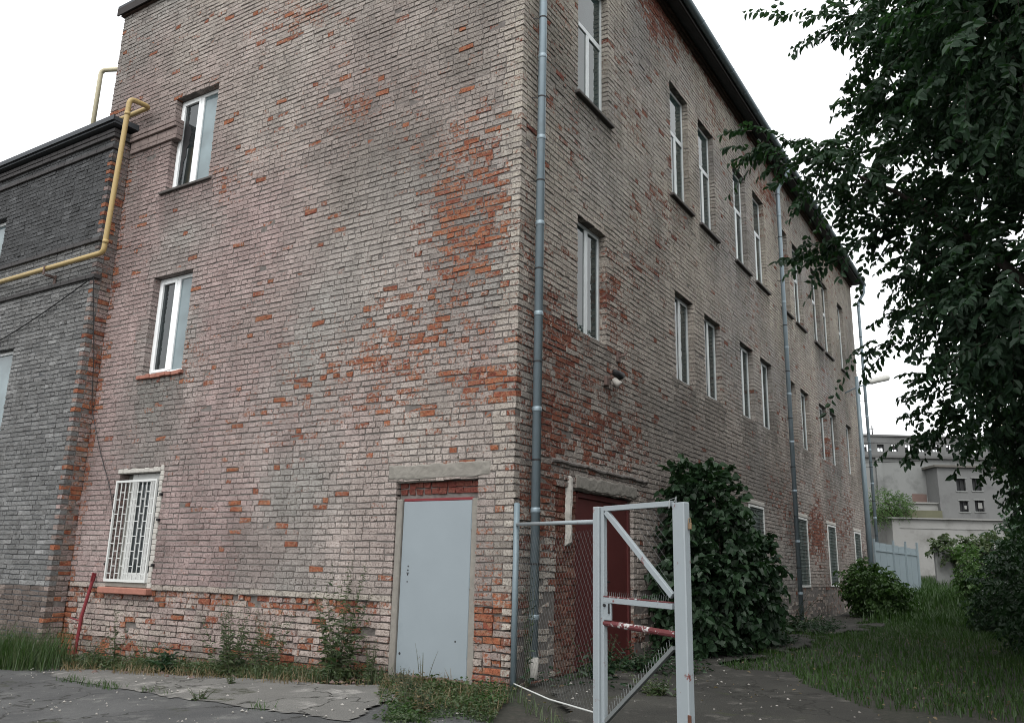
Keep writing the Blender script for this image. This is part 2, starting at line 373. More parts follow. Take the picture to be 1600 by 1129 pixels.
grid_sheet('path_concrete', M['path'], .1, 5.5, -4, 18, .06, in_path, lambda x, y: .012 + .04 * (fbm(x, y, .9, 3, 24) - .5))

# ------------------------------------------------------------------ brick walls
CO = .08
def snap(z): return round(z / CO) * CO
class Wall:
    def __init__(s): s.b = []
    def fill(s, u0, u1, z0, z1, openings, par, corner=None, deep=.25, depth=.12):
        """rows of bricks; openings (u0,u1,z0,z1); par(u,z)->(depth offset, flake, paint rgb); corner(row)->(u0,u1) trims"""
        k0 = int(round(z0 / CO)); k1 = int(round(z1 / CO))
        for k in range(k0, k1):
            zc = (k + .5) * CO; a, c = u0, u1
            if corner: a, c = corner(k, u0, u1)
            iv = [(a, c, False, False)]
            for (o0, o1, q0, q1) in openings:
                if q0 < zc < q1:
                    nv = []
                    for (p, q, fl, fr) in iv:
                        if o1 <= p or o0 >= q: nv.append((p, q, fl, fr)); continue
                        if o0 > p: nv.append((p, o0, fl, True))
                        if o1 < q: nv.append((o1, q, True, fr))
                    iv = nv
            header_row = random.random() < (.6 if k % 2 else .2)
            for (p, q, fl, fr) in iv:
                if q - p < .03: continue
                u = p; first = True; off = random.choice((0, .065, .13)) if not first else 0
                if k % 2: lens0 = .12
                else: lens0 = .25
                while u < q - .03:
                    if first: L = lens0 if not header_row else .12
                    else: L = .12 if random.random() < (.85 if header_row else .10) else .25
                    L *= random.uniform(.97, 1.02); e = u + L
                    if q - e < .07: e = q
                    end = e >= q - 1e-6
                    jl = (fl and first) or (fr and end)
                    do, fk, pc = par((u + e) / 2, zc)
                    s.b.append((u + (0 if first else .0055 + random.uniform(-.002, .003)), e - (0 if end else .0055), k * CO + .0058 + random.uniform(-.003, .005), (k + 1) * CO - .0058 + random.uniform(-.006, .0025), do, deep if jl else depth, fk, pc, random.random()))
                    u = e; first = False
    def build(s, name, mat, mp, parent, base=(0, 0, 0)):
        n = len(s.b); B = np.array([x[:6] for x in s.b]); fk = np.array([x[6] for x in s.b]); pc = np.array([x[7] for x in s.b]); rn = np.array([x[8] for x in s.b])
        u0, u1, z0, z1, d0, d1 = B.T
        V = np.zeros((n, 12, 3)); su = [u0, u1, u1, u0]; sz = [z0, z0, z1, z1]; iu = [1, -1, -1, 1]; iz = [1, 1, -1, -1]
        rough = (.0028 + .004 * fk)[:, None]
        for i in range(4):
            V[:, i] = np.stack([su[i], d1, sz[i]], -1)
            V[:, 4 + i] = np.stack([su[i], d0 + .004, sz[i]], -1)
            V[:, 8 + i] = np.stack([su[i] + iu[i] * .0035, d0, sz[i] + iz[i] * .003], -1)
        jt = rng.normal(0, 1, (n, 4, 3)) * rough[:, None]; jt[:, :, 1] *= .6; V[:, 4:8] += jt; V[:, 8:] += jt
        fc = []
        for i in range(4):
            j = (i + 1) % 4; fc += [(i, j, 4 + j, 4 + i), (4 + i, 4 + j, 8 + j, 8 + i)]
        fc.append((8, 9, 10, 11)); fc = np.array(fc)
        F = (np.arange(n)[:, None, None] * 12 + fc[None]).reshape(-1, 4)
        P = mp(V.reshape(-1, 3))
        col = np.ones((n, 12, 4)); col[:, :, :3] = pc[:, None, :]
        return link_mesh(name, P, F, mat, parent, base, attrs={'paint': ('FLOAT_COLOR', col), 'flake': ('FLOAT', np.repeat(fk, 12)), 'rnd': ('FLOAT', np.repeat(rn, 12))})
def core(name, mat, u0, u1, z0, z1, openings, mp, parent, base=(0, 0, 0), front=.0095, rev=.3, g=.008, extra=None):
    """mortar bed behind the bricks, with reveals"""
    op = [(a - g, b + g, c - g, d + g) for a, b, c, d in openings]
    us = sorted({u0, u1, *[x for o in op for x in o[:2] if u0 < x < u1]}); zs = sorted({z0, z1, *[x for o in op for x in o[2:] if z0 < x < z1]})
    V = []; F = []
    def quad(*q):
        b = len(V); V.extend(q); F.append((b, b + 1, b + 2, b + 3))
    for i in range(len(us) - 1):
        for j in range(len(zs) - 1):
            cu = (us[i] + us[i + 1]) / 2; cz = (zs[j] + zs[j + 1]) / 2
            if any(o[0] < cu < o[1] and o[2] < cz < o[3] for o in op): continue
            quad((us[i], front, zs[j]), (us[i + 1], front, zs[j]), (us[i + 1], front, zs[j + 1]), (us[i], front, zs[j + 1]))
    for a, b, c, d in op:
        c2 = max(c, z0)
        quad((a, front, c2), (a, front, d), (a, rev, d), (a, rev, c2)); quad((b, front, c2), (b, front, d), (b, rev, d), (b, rev, c2))
        quad((a, front, d), (b, front, d), (b, rev, d), (a, rev, d)); 
        if c >= z0: quad((a, front, c2), (b, front, c2), (b, rev, c2), (a, rev, c2))
    return link_mesh(name, mp(np.array(V, float)), F, mat, parent, base)
mpA = lambda V: np.stack([V[:, 0], V[:, 1], V[:, 2]], -1)
mpB = lambda V: np.stack([-V[:, 1], V[:, 0], V[:, 2]], -1)
def lerp(a, b, t): return tuple(x + (y - x) * t for x, y in zip(a, b))
def blob(u, z, c, r, s): return s * math.exp(-(((u - c[0]) / r[0]) ** 2 + ((z - c[1]) / r[1]) ** 2))
GREY = (.312, .282, .258); PINK = (.306, .240, .230); COOL = (.260, .250, .235); WHITE = (.385, .355, .31)
def fb1(u, z, s, sd): return float(fbm(np.array([u]), np.array([z]), s, 3, sd)[0])
X_L, X_F = -9.24, 23.35
BH = 11.76
def sill_run(u, z, ops):
    k = 1.0
    for (a, b, c, d) in ops:
        if a - .12 < u < b + .12 and c - 1.1 < z < c: k = min(k, 1 - .34 * (1 - (c - z) / 1.1) * (.4 + 1.2 * fb1(u * 3.3, z * .4, 1.0, 91)))
    return max(k, .6)
def parA(u, z):
    f = .215 + .36 * (fb1(u, z, .9, 41) - .42)
    f += blob(u, z, (-.6, 5.55), (.65, .65), .36) + blob(u, z, (-1.2, 4.9), (1.1, .8), .20) + blob(u, z, (-1.7, 4.0), (1.6, .6), .11) + blob(u, z, (-2.6, 3.5), (2.3, .7), .14) + blob(u, z, (-.2, 3.35), (.4, .2), .8)
    f += blob(u, z, (-.3, .9), (.4, .9), .30) + blob(u, z, (-3, 7.7), (.5, .5), .22) + blob(u, z, (-.9, 6.6), (.8, .5), .28) + blob(u, z, (-4.2, 9.8), (.9, .4), .22)
    f += blob(u, z, (-5.7, 7.2), (.5, .4), .22) + blob(u, z, (-6, 4.6), (.6, .5), .1)
    if u < -8.25 and z < 8.4: f += .34
    if u > -.14: f -= .14
    do = random.gauss(0, .0022); rr = random.random()
    f += random.gauss(0, .10) + blob(u, z, (-1.2, 4.8), (1.6, 1.6), 1) * random.gauss(0, .12)
    if rr < .016 + .03 * (z < 5) * (u > -5): f = random.uniform(.6, .85)
    t = max(0, min(1, .58 + .9 * (fb1(u, z, .45, 51) - .5) * 2 - .12 * (z - 4.6) * .6 - .12 * (u + 4)))
    pc = lerp(GREY, PINK, t); pc = lerp(pc, COOL, max(0, min(1, (fb1(u, z, .6, 61) - .45) * 3)))
    if u > -.3: pc = lerp(pc, WHITE, .45)
    if z < .78:
        pc = lerp(WHITE, PINK, .35 + .5 * random.random()); f += .06 + random.gauss(0, .10); do = .018 + random.gauss(0, .008)
        if .64 < z: f = .38 + .4 * random.random(); do = .012 + random.random() * .03
        if z < .12: f += .22; pc = lerp(pc, (.12, .11, .095), .5)
        elif -7 < u < -2 and fb1(u, z, 1.6, 77) > .5: do += .018 * random.random(); f += .12
    elif z < .9: pc = lerp(pc, WHITE, .7)
    if random.random() < .012: do += .008; f += .3
    b = random.uniform(.97, 1.16) * sill_run(u, z, OPA[:2]) * (1 - .28 * max(0, fb1(u, z, .55, 93) - .52) * 4); return do, min(max(f, .02), .9), tuple(x * b for x in pc)
def parB(u, z):
    f = .25 + .6 * (fb1(u, z, .9, 141) - .45)
    f += blob(u, z, (1.0, 3.7), (.9, 1.1), .30) + blob(u, z, (.6, 2.6), (.5, 1.2), .22) + blob(u, z, (3.2, 3.2), (1.1, .7), .32) + blob(u, z, (1.9, 2.95), (1.6, .5), .2) + blob(u, z, (2.9, 5.0), (.7, .5), .22) + blob(u, z, (3.5, 5.9), (.5, .4), .22)
    f += blob(u, z, (4.6, 11.2), (1.2, .5), .35) + blob(u, z, (8.5, 10.9), (1.2, .5), .25) + blob(u, z, (12, 10.7), (1.5, .4), .28) + blob(u, z, (15.3, 2.4), (1.6, .9), .35) + blob(u, z, (12.3, 3.6), (.9, 1.2), .22) + blob(u, z, (19, 2.8), (2, .8), .22) + blob(u, z, (17, 5), (3, .6), .18)
    f += blob(u, z, (.6, 10.2), (.3, .8), .22) + blob(u, z, (.45, 8.4), (.2, .3), .2)
    do = random.gauss(0, .0022)
    f += random.gauss(0, .10)
    if random.random() < .014: f = random.uniform(.5, .75)
    pc = lerp(GREY, (.325, .302, .262), max(0, min(1, (z - 2.5) / 5))); pc = lerp(pc, COOL, max(0, min(1, (fb1(u, z, .5, 161) - .42) * 3)))
    if u < .2: pc = lerp(pc, WHITE, .25)
    if z < 2.3 and u < 1.1: pc = lerp(pc, WHITE, .4); f += .08; do = random.gauss(0, .006)
    if z < 1.0: do += .01 + random.gauss(0, .008); f += .12; pc = lerp(pc, WHITE, .3)
    if z > 11.4: f += .25
    if random.random() < .012: do += .008; f += .3
    b = random.uniform(.97, 1.17) * sill_run(u, z, OPB[:20]) * (1 - .28 * max(0, fb1(u, z, .55, 193) - .48) * 4) * (1 - blob(u, z, (6.2, 3.3), (4.2, .8), .3)); return do, min(max(f, .02), .9), tuple(x * b for x in pc)  # last factor paints weaker sky light into a band below the windows

bld = thing('brick_building', 'three storey brick building with peeling pale paint, tall narrow white windows and long gutter', 'building', (0, 0, 0))
OPA = [(-7.22, -6.1, snap(7.45), snap(9.18)), (-7.2, -6.2, snap(4.12), snap(5.84)), (-7.42, -6.34, snap(.9), snap(2.6)), (-1.72, -.5, -1, snap(2.23))]
WY = [5.28, 6.83, 9.1, 10.66, 12.95, 14.44, 16.65, 18.08, 20.5]; WW = .95
OPB = [(y, y + WW, snap(7.95), snap(10.22)) for y in WY] + [(y, y + WW, snap(4.46), snap(6.12)) for y in WY] + [(1.55, 2.58, snap(8.0), snap(10.22)), (1.56, 2.48, snap(4.4), snap(6.04))]
GW = [5.3, 9.2, 13.15, 16.65, 20.55]
OPB += [(y, y + 1.1, snap(.98), snap(2.66)) for y in GW] + [(1.0, 3.36, -1, snap(2.24))]
wA = Wall(); wA.fill(X_L, 0, -.56, BH, OPA, parA, corner=lambda k, a, c: (a, c if k % 2 == 0 else -.132))
oA = wA.build('front_wall', M['brick'], mpA, bld)
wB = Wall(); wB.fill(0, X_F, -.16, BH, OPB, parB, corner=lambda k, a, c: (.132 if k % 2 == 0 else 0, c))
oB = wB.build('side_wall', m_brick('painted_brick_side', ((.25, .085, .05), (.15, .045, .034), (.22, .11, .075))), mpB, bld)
core('mortar_bed', M['mortar'], X_L + .01, -.016, .8, BH, OPA, mpA, oA)
core('mortar_bed', M['mortar'], X_L + .01, -.05, -.6, .796, [OPA[3]], mpA, oA, front=.05)
core('mortar_bed', M['mortar'], .012, X_F - .01, -.3, BH, OPB, mpB, oB)
mb = MB(); mb.box((X_L + .02, X_F - .02, -.4), (-.03, X_F - .32, BH)); mb.box((X_L + .015, .02, -.6), (X_L + .3, X_F - .33, BH)); mb.build('rear_wall', M['mortar'], bld)

# cornice, roof, gutter
mb = MB()
for (z0, z1, pr) in ((11.60, 11.675, .05), (11.68, 11.755, .09)):
    x = X_L - pr
    while x < pr - .02:
        e = min(x + .25, pr); mb.box((x + .004, -pr + random.uniform(-.004, .004), z0), (e - .004, .1, z1), .006); x = e
    y = .11
    while y < X_F + pr - .02:
        e = min(y + .25, X_F + pr); mb.box((-.1, y + .004, z0), (pr + random.uniform(-.006, .006), e - .004, z1), .006); y = e
mb.build('cornice', m_plain('sooty_brick', (.075, .05, .042), .95, .5, 5, bmp=.6, dirt=(.13, .055, .04), dirt_amt=.4), bld)
OV = .36; ze = 11.765
mb = MB()
xl, xr, yf, yb = X_L - .10, OV, -.10, X_F + OV; xm = (xl + xr) / 2; hr = 2.0; dd = (xr - xl) / 2
mb.add([(xl, yf, ze), (xr, yf, ze), (xr, yb, ze), (xl, yb, ze), (xl, yf, ze + .05), (xr, yf, ze + .05), (xr, yb, ze + .05), (xl, yb, ze + .05), (xm, yf + dd, ze + hr), (xm, yb - dd, ze + hr)],
       [(0, 3, 2, 1), (0, 1, 5, 4), (1, 2, 6, 5), (2, 3, 7, 6), (3, 0, 4, 7), (4, 5, 8), (5, 6, 9, 8), (6, 7, 9), (7, 4, 8, 9)])
roof = mb.build('roof', M['roof'], bld)
mb = MB(); mb.box((xr - .02, yf - .0, ze - .16), (xr + .004, yb, ze - .004)); mb.box((xl, yf - .004, ze - .16), (xr - .022, yf + .02, ze - .004)); mb.build('fascia', M['soffit'], roof)
def gutter_mesh(x, z, y0, y1, r=.075):
    V = []; F = []; n = 8; ys = [y0]; 
    while ys[-1] < y1: ys.append(min(ys[-1] + 1.9, y1))
    for y in ys:
        for j in range(n + 1):
            a = math.pi + math.pi * j / n; V.append((x + r + r * math.cos(a), y, z + r * math.sin(a) * 1.0))
    for i in range(len(ys) - 1):
        for j in range(n): F.append((i * (n + 1) + j, i * (n + 1) + j + 1, (i + 1) * (n + 1) + j + 1, (i + 1) * (n + 1) + j))
    return V, F
mb = MB(); mb.add(*gutter_mesh(xr + .006, ze - .03, yf, yb)); mb.add(*gutter_mesh(xr + .010, ze - .03, yf, yb, .071))
gut = mb.build('gutter', M['galv_dark'], bld, smooth=True)
y = yf + .3
while y < yb:
    mb = MB()
    pts = [(xr + .006 + .078 + .079 * math.cos(math.pi + math.pi * t / 8), y, ze - .03 + .081 * math.sin(math.pi + math.pi * t / 8)) for t in range(9)]
    mb.tube(pts, .007, 5); mb.bar((xr, y, ze - .0), (xr + .16, y, ze - .028), .025, .006); y += .95
    mb.build('gutter_bracket', M['galv'], gut)

# downpipes
def downpipe(y, zb, ztop, boot, r=.053, x=.14, top_x=.44):
    mb = MB(); mb.tube(bend([(top_x, y, ze - .09), (top_x, y, ztop + .12), (x, y, ztop - .28), (x, y, zb)], .10), r, 14)
    dp = mb.build('downpipe', M['galv'], bld, smooth=True)
    z = zb + .55
    while z < ztop - .5:
        mc = MB(); mc.tube([(x, y, z), (x, y, z + .012), (x, y, z + .05), (x, y, z + .062)], [r + .001, r + .006, r + .005, r + .001], 14)
        z += 1.18; mc.build('pipe_collar', M['galv'], dp, smooth=True)
    z = zb + 1.15
    while z < ztop - .3:
        mc = MB(); mc.tube([(x, y, z), (x, y, z + .02)], r + .004, 14); mc.tube([(x - r, y - .02, z + .01), (.02, y - .05, z + .015)], .007, 5); z += 1.18; mc.build('pipe_bracket', M['black'], dp)
    if boot:
        mc = MB(); mc.tube([(x, y, zb + .16), (x + .0, y - .005, zb + .03), (x + .012, y - .04, zb - .07)], [r + .007, r + .008, r + .006], 14); mc.build('pipe_boot', M['plaster'], dp, smooth=True)
downpipe(.26, .12, 11.3, True); downpipe(12.58, .25, 11.3, False); downpipe(X_F + .2, .3, 11.3, False, x=.2)

# windows ---------------------------------------------------------------
def win_front(x0, x1, z0, z1, d=.13, glasses=('glass_dark', 'glass_pale')):
    mb = MB(); t = .065; e = .004
    mb.box((x0 - e, d, z0 - e), (x0 + t, d + .07, z1 + e), .006); mb.box((x1 - t, d, z0 - e), (x1 + e, d + .07, z1 + e), .006)
    mb.box((x0 + t + .001, d + .001, z0 - e), (x1 - t - .001, d + .069, z0 + t), .006); mb.box((x0 + t + .001, d + .001, z1 - t), (x1 - t - .001, d + .069, z1 + e), .006)
    xm = (x0 + x1) / 2; mb.box((xm - .045, d - .004, z0 + t + .001), (xm + .045, d + .066, z1 - t - .001), .006)
    # opening sash on the left, proud of the frame
    a, b = x0 + t - .012, xm - .034; s = .05
    for q in (((a, z0 + t - .012), (a + s, z1 - t + .012)), ((b - s, z0 + t - .012), (b, z1 - t + .012))): mb.box((q[0][0], d - .014, q[0][1]), (q[1][0], d + .03, q[1][1]), .005)
    for q in ((z0 + t - .012, z0 + t - .012 + s), (z1 - t + .012 - s, z1 - t + .012)): mb.box((a + s + .001, d - .012, q[0]), (b - s - .001, d + .03, q[1]), .005)
    w = mb.build('window', M['pvc'], bld)
    for (p, q), g in zip(((a + s - .004, b - s + .004), (xm + .04, x1 - t + .004)), glasses):
        mg = MB(); mg.box((p, d + .024, z0 + .05), (q, d + .034, z1 - .05)); mg.build('pane', M[g], w)
    return w
def ragged_slab(mb, x0, x1, y0, y1, z0, z1, step=.13, jit=.02):
    x = x0
    while x < x1 - 1e-6:
        e = min(x1, x + step * random.uniform(.7, 1.3))
        if x1 - e < step * .4: e = x1
        mb.box((x + .002, y0 + random.uniform(-jit, jit), z0 + random.uniform(-jit, jit) * .4), (e - .002, y1, z1 + random.uniform(-jit, jit) * .3), .008); x = e
o = OPA[0]; w3 = win_front(o[0], o[1], o[2], o[3])
mb = MB(); ragged_slab(mb, o[0] - .12, o[1] + .1, -.05, .155, o[2] - .06, o[2] - .012, .3, .01); mb.build('sill', M['sill'], w3)
# the left sash glass above also gets a jagged dark patch, further down
o = OPA[1]; w2 = win_front(o[0], o[1], o[2], o[3])
mb = MB(); ragged_slab(mb, o[0] - .1, o[1] + .06, -.045, .155, o[2] - .075, o[2] - .01, .13, .018); mb.build('sill', M['terracotta'], w2)
# jagged flat dark patch on the left glass of the upper front window
o = OPA[0]; mb = MB(); zt = o[3] - .2; px = o[0] + .135; pts = [(px, zt)]
prof = [(.0, .0), (.06, -.02), (.09, -.12), (.15, -.17), (.19, -.30), (.15, -.42), (.17, -.5), (.10, -.58), (.115, -.72), (.05, -.84), (.07, -.98), (.03, -1.15), (0, -1.2)]
V = [(px + a, .148, zt + b - .18) for a, b in prof] + [(px + a, .1525, zt + b - .18) for a, b in prof]; n_ = len(prof)
mb.add(V, [tuple(range(n_)), tuple(range(2 * n_ - 1, n_ - 1, -1))] + [(i, (i + 1) % n_, n_ + (i + 1) % n_, n_ + i) for i in range(n_)]); mb.build('jagged_dark_patch', M['black'], w3)
# ground floor window with grille
o = OPA[2]; mb = MB(); d = .10; x0, x1, z0, z1 = o; t = .07
for q in ((x0 + .2, x0 + .33), (x0 + .66, x0 + .76), (x1 - .1, x1 - .002)): mb.box((q[0], d, z0), (q[1], d + .06, z1), .006)
mb.box((x0 + .332, d + .002, z0), (x1 - .102, d + .05, z0 + .16), .006); mb.box((x0 + .332, d + .002, z1 - .1), (x1 - .102, d + .05, z1), .006)
w1 = mb.build('window', M['white_metal'], bld)
for a, b in ((x0 + .335, x0 + .658), (x0 + .762, x1 - .102)):
    mg = MB(); mg.box((a, d + .03, z0 + .161), (b, d + .04, z1 - .101)); mg.build('pane', M['glass_dark'], w1)
mg = MB(); mg.box((x0, .17, z0), (x0 + .199, .18, z1)); mg.build('curtain', m_plain('grey_curtain', (.2, .2, .18), .9), w1)
mb = MB(); gx0, gx1, gz0, gz1 = x0 - .0, x1 - .06, z0 + .02, z1 - .11; gy = -.035
for q in ((gx0, gz0, gx0 + .03, gz1), (gx1 - .03, gz0, gx1, gz1)): mb.box((q[0], gy - .015, q[1]), (q[2], gy + .015, q[3]))
mb.box((gx0 + .031, gy - .014, gz0), (gx1 - .031, gy + .014, gz0 + .04)); mb.box((gx0 + .031, gy - .014, gz1 - .035), (gx1 - .031, gy + .014, gz1))
nv = 9; xs = [gx0 + .03 + (gx1 - gx0 - .06) * i / nv for i in range(nv + 1)]
for x in xs[1:-1]: mb.box((x - .006, gy - .007, gz0 + .041), (x + .006, gy + .005, gz1 - .036))
for i in range(nv):
    z = gz0 + .12 + (.11 if i % 2 else .0)
    while z < gz1 - .08:
        mb.box((xs[i] + .007, gy - .005, z), (xs[i + 1] - .007, gy + .003, z + .012)); z += .225
mb.build('grille', M['white_metal'], w1)
for zz in (z0 + .28, z0 + .95, z1 - .35):
    for xx in (x0 - .035, x1 + .05): mb = MB(); mb.box((xx - .02, -.05, zz - .02), (xx + .02, .0, zz + .02), .006); mb.build('grille_bolt', M['black'], w1)
mb = MB(); z = z0 - .06
while z < z1 + .06: mb.box((x1 - .055 + random.uniform(-.003, .003), -.012 - random.random() * .012, z), (x1 + .03 + random.uniform(-.012, .015), .1, z + .079), .01); z += .08
x = x0 - .03
while x < x1 - .06: e = min(x + .11, x1 - .057); mb.box((x, -.012 - random.random() * .014, z1 + .002), (e - .001, .08, z1 + .05 + random.uniform(0, .035)), .01); x = e
mb.build('plaster_surround', M['plaster'], w1)
mb = MB(); mb.box((x0 - .06, -.10, z0 - .155), (x1 + .06, .1, z0 - .06), .012); mb.build('sill', M['terracotta'], w1)
mb = MB(); mb.box((x0, -.02, z0 - .058), (x1 - .06, .1, z0 + .015), .01); mb.build('sill_bed', M['concrete'], w1)

# side windows: built once, copied along the wall
def side_window_meshes(W, H, transom):
    mb = MB(); d = .115; t = .048
    def bx(u0, u1, z0, z1, a, b): mb.box((-b, u0, z0), (-a, u1, z1), .005)
    bx(-.004, t, -.004, H + .004, d, d + .07); bx(W - t, W + .004, -.004, H + .004, d, d + .07)
    bx(t + .001, W - t - .001, -.004, t, d + .001, d + .069); bx(t + .001, W - t - .001, H - t, H + .004, d + .001, d + .069)
    if transom: bx(t + .001, W - t - .001, transom - .04, transom + .04, d - .003, d + .067)
    top = (transom - .041) if transom else H - t - .001
    bx(W / 2 - .03, W / 2 + .03, t + .001, top, d - .004, d + .066)
    a, b, s = W / 2 + .022, W - t + .012, .034
    bx(a, a + s, t - .01, top + .01, d - .008, d + .03); bx(b - s, b, t - .01, top + .01, d - .008, d + .03); bx(a + s + .001, b - s - .001, t - .01, t - .01 + s, d - .007, d + .03); bx(a + s + .001, b - s - .001, top + .01 - s, top + .01, d - .007, d + .03)
    g = MB()
    g.box((-d - .024, .04, .04), (-d - .014, W - .04, H - .04))
    return mb, g
def copies(proto, children, locs):
    out = []
    for i, l in enumerate(locs):
        if i == 0: o = proto
        else:
            o = proto.copy(); COL.objects.link(o); o.parent = bld
            for c in children: k = c.copy(); COL.objects.link(k); k.parent = o
        o.location = l; out.append(o)
    return out
H3 = snap(10.22) - snap(7.95); a, g = side_window_meshes(WW, H3, 9.33 - snap(7.95)); p3 = a.build('window', M['pvc_side'], bld); c1 = g.build('pane', M['glass_side'], p3)
s = MB(); s.box((-.11, -.09, -.065), (.07, WW + .09, -.012), .008); c2 = s.build('sill', M['sill'], p3)
copies(p3, [c1, c2], [(0, y, snap(7.95)) for y in WY])
H2 = snap(6.12) - snap(4.46); a, g = side_window_meshes(WW, H2, None); p2 = a.build('window', M['pvc_side'], bld); c1 = g.build('pane', M['glass_side'], p2)
copies(p2, [c1], [(0, y, snap(4.46)) for y in WY])
o = OPB[18]; a, g = side_window_meshes(o[1] - o[0], o[3] - o[2], 9.33 - o[2]); q = a.build('window', M['pvc_side'], bld); q.location = (0, o[0], o[2]); g.build('pane', M['glass_side'], q)
s = MB(); s.box((-.11, -.09, -.065), (.07, o[1] - o[0] + .09, -.012), .008); s.build('sill', M['sill'], q)
o = OPB[19]; a, g = side_window_meshes(o[1] - o[0], o[3] - o[2], None); q = a.build('window', M['pvc_side'], bld); q.location = (0, o[0], o[2]); g.build('pane', M['glass_side'], q)
# ground floor, meshed screens
a = MB(); Hh = snap(2.66) - snap(.98); W = 1.1
for q in ((0, .05), (W - .05, W)): a.box((-.02, q[0], 0), (.02, q[1], Hh), .005)
a.box((-.018, .051, 0), (.018, W - .051, .05), .005); a.box((-.018, .051, Hh - .05), (.018, W - .051, Hh), .005)
pg = a.build('window', M['white_metal'], bld)
g = MB(); g.box((-.1, .02, .02), (-.08, W - .02, Hh - .02)); k1 = g.build('pane', M['glass_side'], pg)
g = MB()
for i in range(1, 14): g.box((-.005, i * W / 14 - .004, .05), (.003, i * W / 14 + .004, Hh - .05))
for i in range(1, 20): g.box((.0035, .05, i * Hh / 20 - .004), (.010, W - .05, i * Hh / 20 + .004))
k2 = g.build('grille', m_plain('grey_green_grille', (.13, .16, .15), .6), pg)
g = MB(); g.box((-.05, -.05, Hh + .012), (.02, W + .05, Hh + .10), .012); k3 = g.build('lintel', M['plaster'], pg)
copies(pg, [k1, k2, k3], [(0, y, snap(.98)) for y in GW])

# front steel door, lintel, infill
door = MB(); door.box((-1.62, .045, -.03), (-.60, .095, 2.0), .006)
dr = door.build('door', M['steel_door'], bld)
for z in (.30, 1.05, 1.72): h = MB(); h.tube([(-.592, .045, z - .06), (-.592, .045, z + .06)], .013, 8); h.build('hinge', M['galv_dark'], dr)
h = MB()
for i in range(26):
    x = -1.60 + i * .0385; h.box((x, .0425, -.028), (x + .034, .0445, -.012 + .018 * random.random() ** 2))
h.build('rust_edge', m_plain('rust_flakes', (.12, .085, .07), .9, .5, 30), dr)
h = MB()
for (x, z, r) in ((-1.505, 1.225, .011), (-1.507, 1.18, .011), (-1.508, 1.13, .012), (-1.51, 1.045, .010), (-1.57, .22, .016), (-.77, .40, .012)):
    h.tube([(x, .0445, z), (x, .048, z)], r, 10)
h.box((-1.525, .041, 1.145), (-1.49, .0449, 1.153)); h.build('keyhole', M['black'], dr)
fr = MB()
fr.box((-.588, .03, -.05), (-.505, .13, 2.02), .004); fr.box((-1.716, .015, -.1), (-1.628, .13, 2.03), .012)
fr.build('door_frame', M['concrete'], dr)
fr = MB(); fr.box((-1.625, .05, 2.003), (-.592, .1, 2.035), .004); fr.build('door_head', M['red_iron'], dr)
infA = Wall(); infA.fill(-1.71, -.51, 2.08, 2.24, [], lambda u, z: (.075 + random.gauss(0, .004), .85, (.2, .1, .07))); infA.build('brick_infill', m_brick('red_infill', ((.19, .055, .042), (.15, .045, .036), (.17, .07, .052))), mpA, dr)
mb = MB(); mb.box((-1.715, .09, 2.03), (-.505, .14, 2.26)); mb.build('infill_mortar', M['mortar'], dr)
def rough_panel(name, mat, u0, u1, z0, z1, mp, parent, out=.03, seed=1, edge=.04, step=.018):
    nu = int((u1 - u0) / step) + 1; nz = int((z1 - z0) / step) + 1
    gu, gz = np.meshgrid(np.linspace(u0, u1, nu), np.linspace(z0, z1, nz))
    ju = (fbm(gu, gz, 6, 3, seed) - .5) * edge * 2; jz = (fbm(gu, gz, 5, 3, seed + 7) - .5) * edge * 2
    fr = np.minimum(np.minimum(gu - u0, u1 - gu), np.minimum(gz - z0, z1 - gz)); prof = np.clip(fr / (.022 + .03 * fbm(gu, gz, 7, 2, seed + 5)), 0, 1)
    d = .03 - (out + .03 + .022 * (fbm(gu, gz, 9, 5, seed + 3) - .5)) * prof
    V = np.stack([gu + ju, d, gz + jz], -1).reshape(-1, 3); idx = np.arange(nu * nz).reshape(nz, nu)
    F = np.stack([idx[:-1, :-1], idx[:-1, 1:], idx[1:, 1:], idx[1:, :-1]], -1).reshape(-1, 4)
    return link_mesh(name, mp(V), F, mat, parent)
lin = rough_panel('lintel', M['concrete'], -1.88, -.30, 2.235, 2.47, mpA, bld, .009, 5, .025)
rough_panel('lintel_gap_shade', m_plain('mossy_gap_shade', (.05, .046, .03), .95, .5, 9, bmp=.8), -1.78, -.4, 2.475, 2.535, mpA, lin, .006, 29, .02)  # mossy strip on the wall face, coloured dark for the shade of a recess
# dark red door with recess
mb = MB(); mb.box((-.12, 1.70, .04), (-.07, 2.48, 2.15), .005); mb.box((-.12, 2.486, .04), (-.071, 3.27, 2.15), .005); rd = mb.build('door', M['red_door'], bld); rd['label'] = 'dark red double door'
mb = MB(); mb.box((-.2, 1.60, .0), (-.05, 1.697, 2.2), .005); mb.box((-.2, 3.273, .0), (-.05, 3.345, 2.2), .005); mb.box((-.2, 1.698, 2.153), (-.05, 3.272, 2.225), .005); mb.build('door_frame', M['red_door'], rd)
mb = MB(); mb.box((-.07, 2.42, .98), (-.055, 2.46, 1.22), .006); mb.tube([(-.055, 2.44, 1.08), (-.01, 2.44, 1.08), (-.01, 2.56, 1.08)], .011, 8); mb.build('handle', M['black'], rd)
for z in (.45, 1.6):
    mb = MB(); mb.box((-.0695, 1.56, z), (-.045, 1.74, z + .05), .006); mb.build('hinge', M['red_door'], rd)
wJ = Wall(); wJ.fill(1.004, 1.597, -.16, 2.24, [], lambda u, z: (.035 + random.gauss(0, .006), min(.9, .35 + .35 * random.random() + (.2 if z > .6 else 0)), lerp((.16, .095, .075), (.30, .24, .20), random.random() * (.9 if z > 1.2 else .3))))
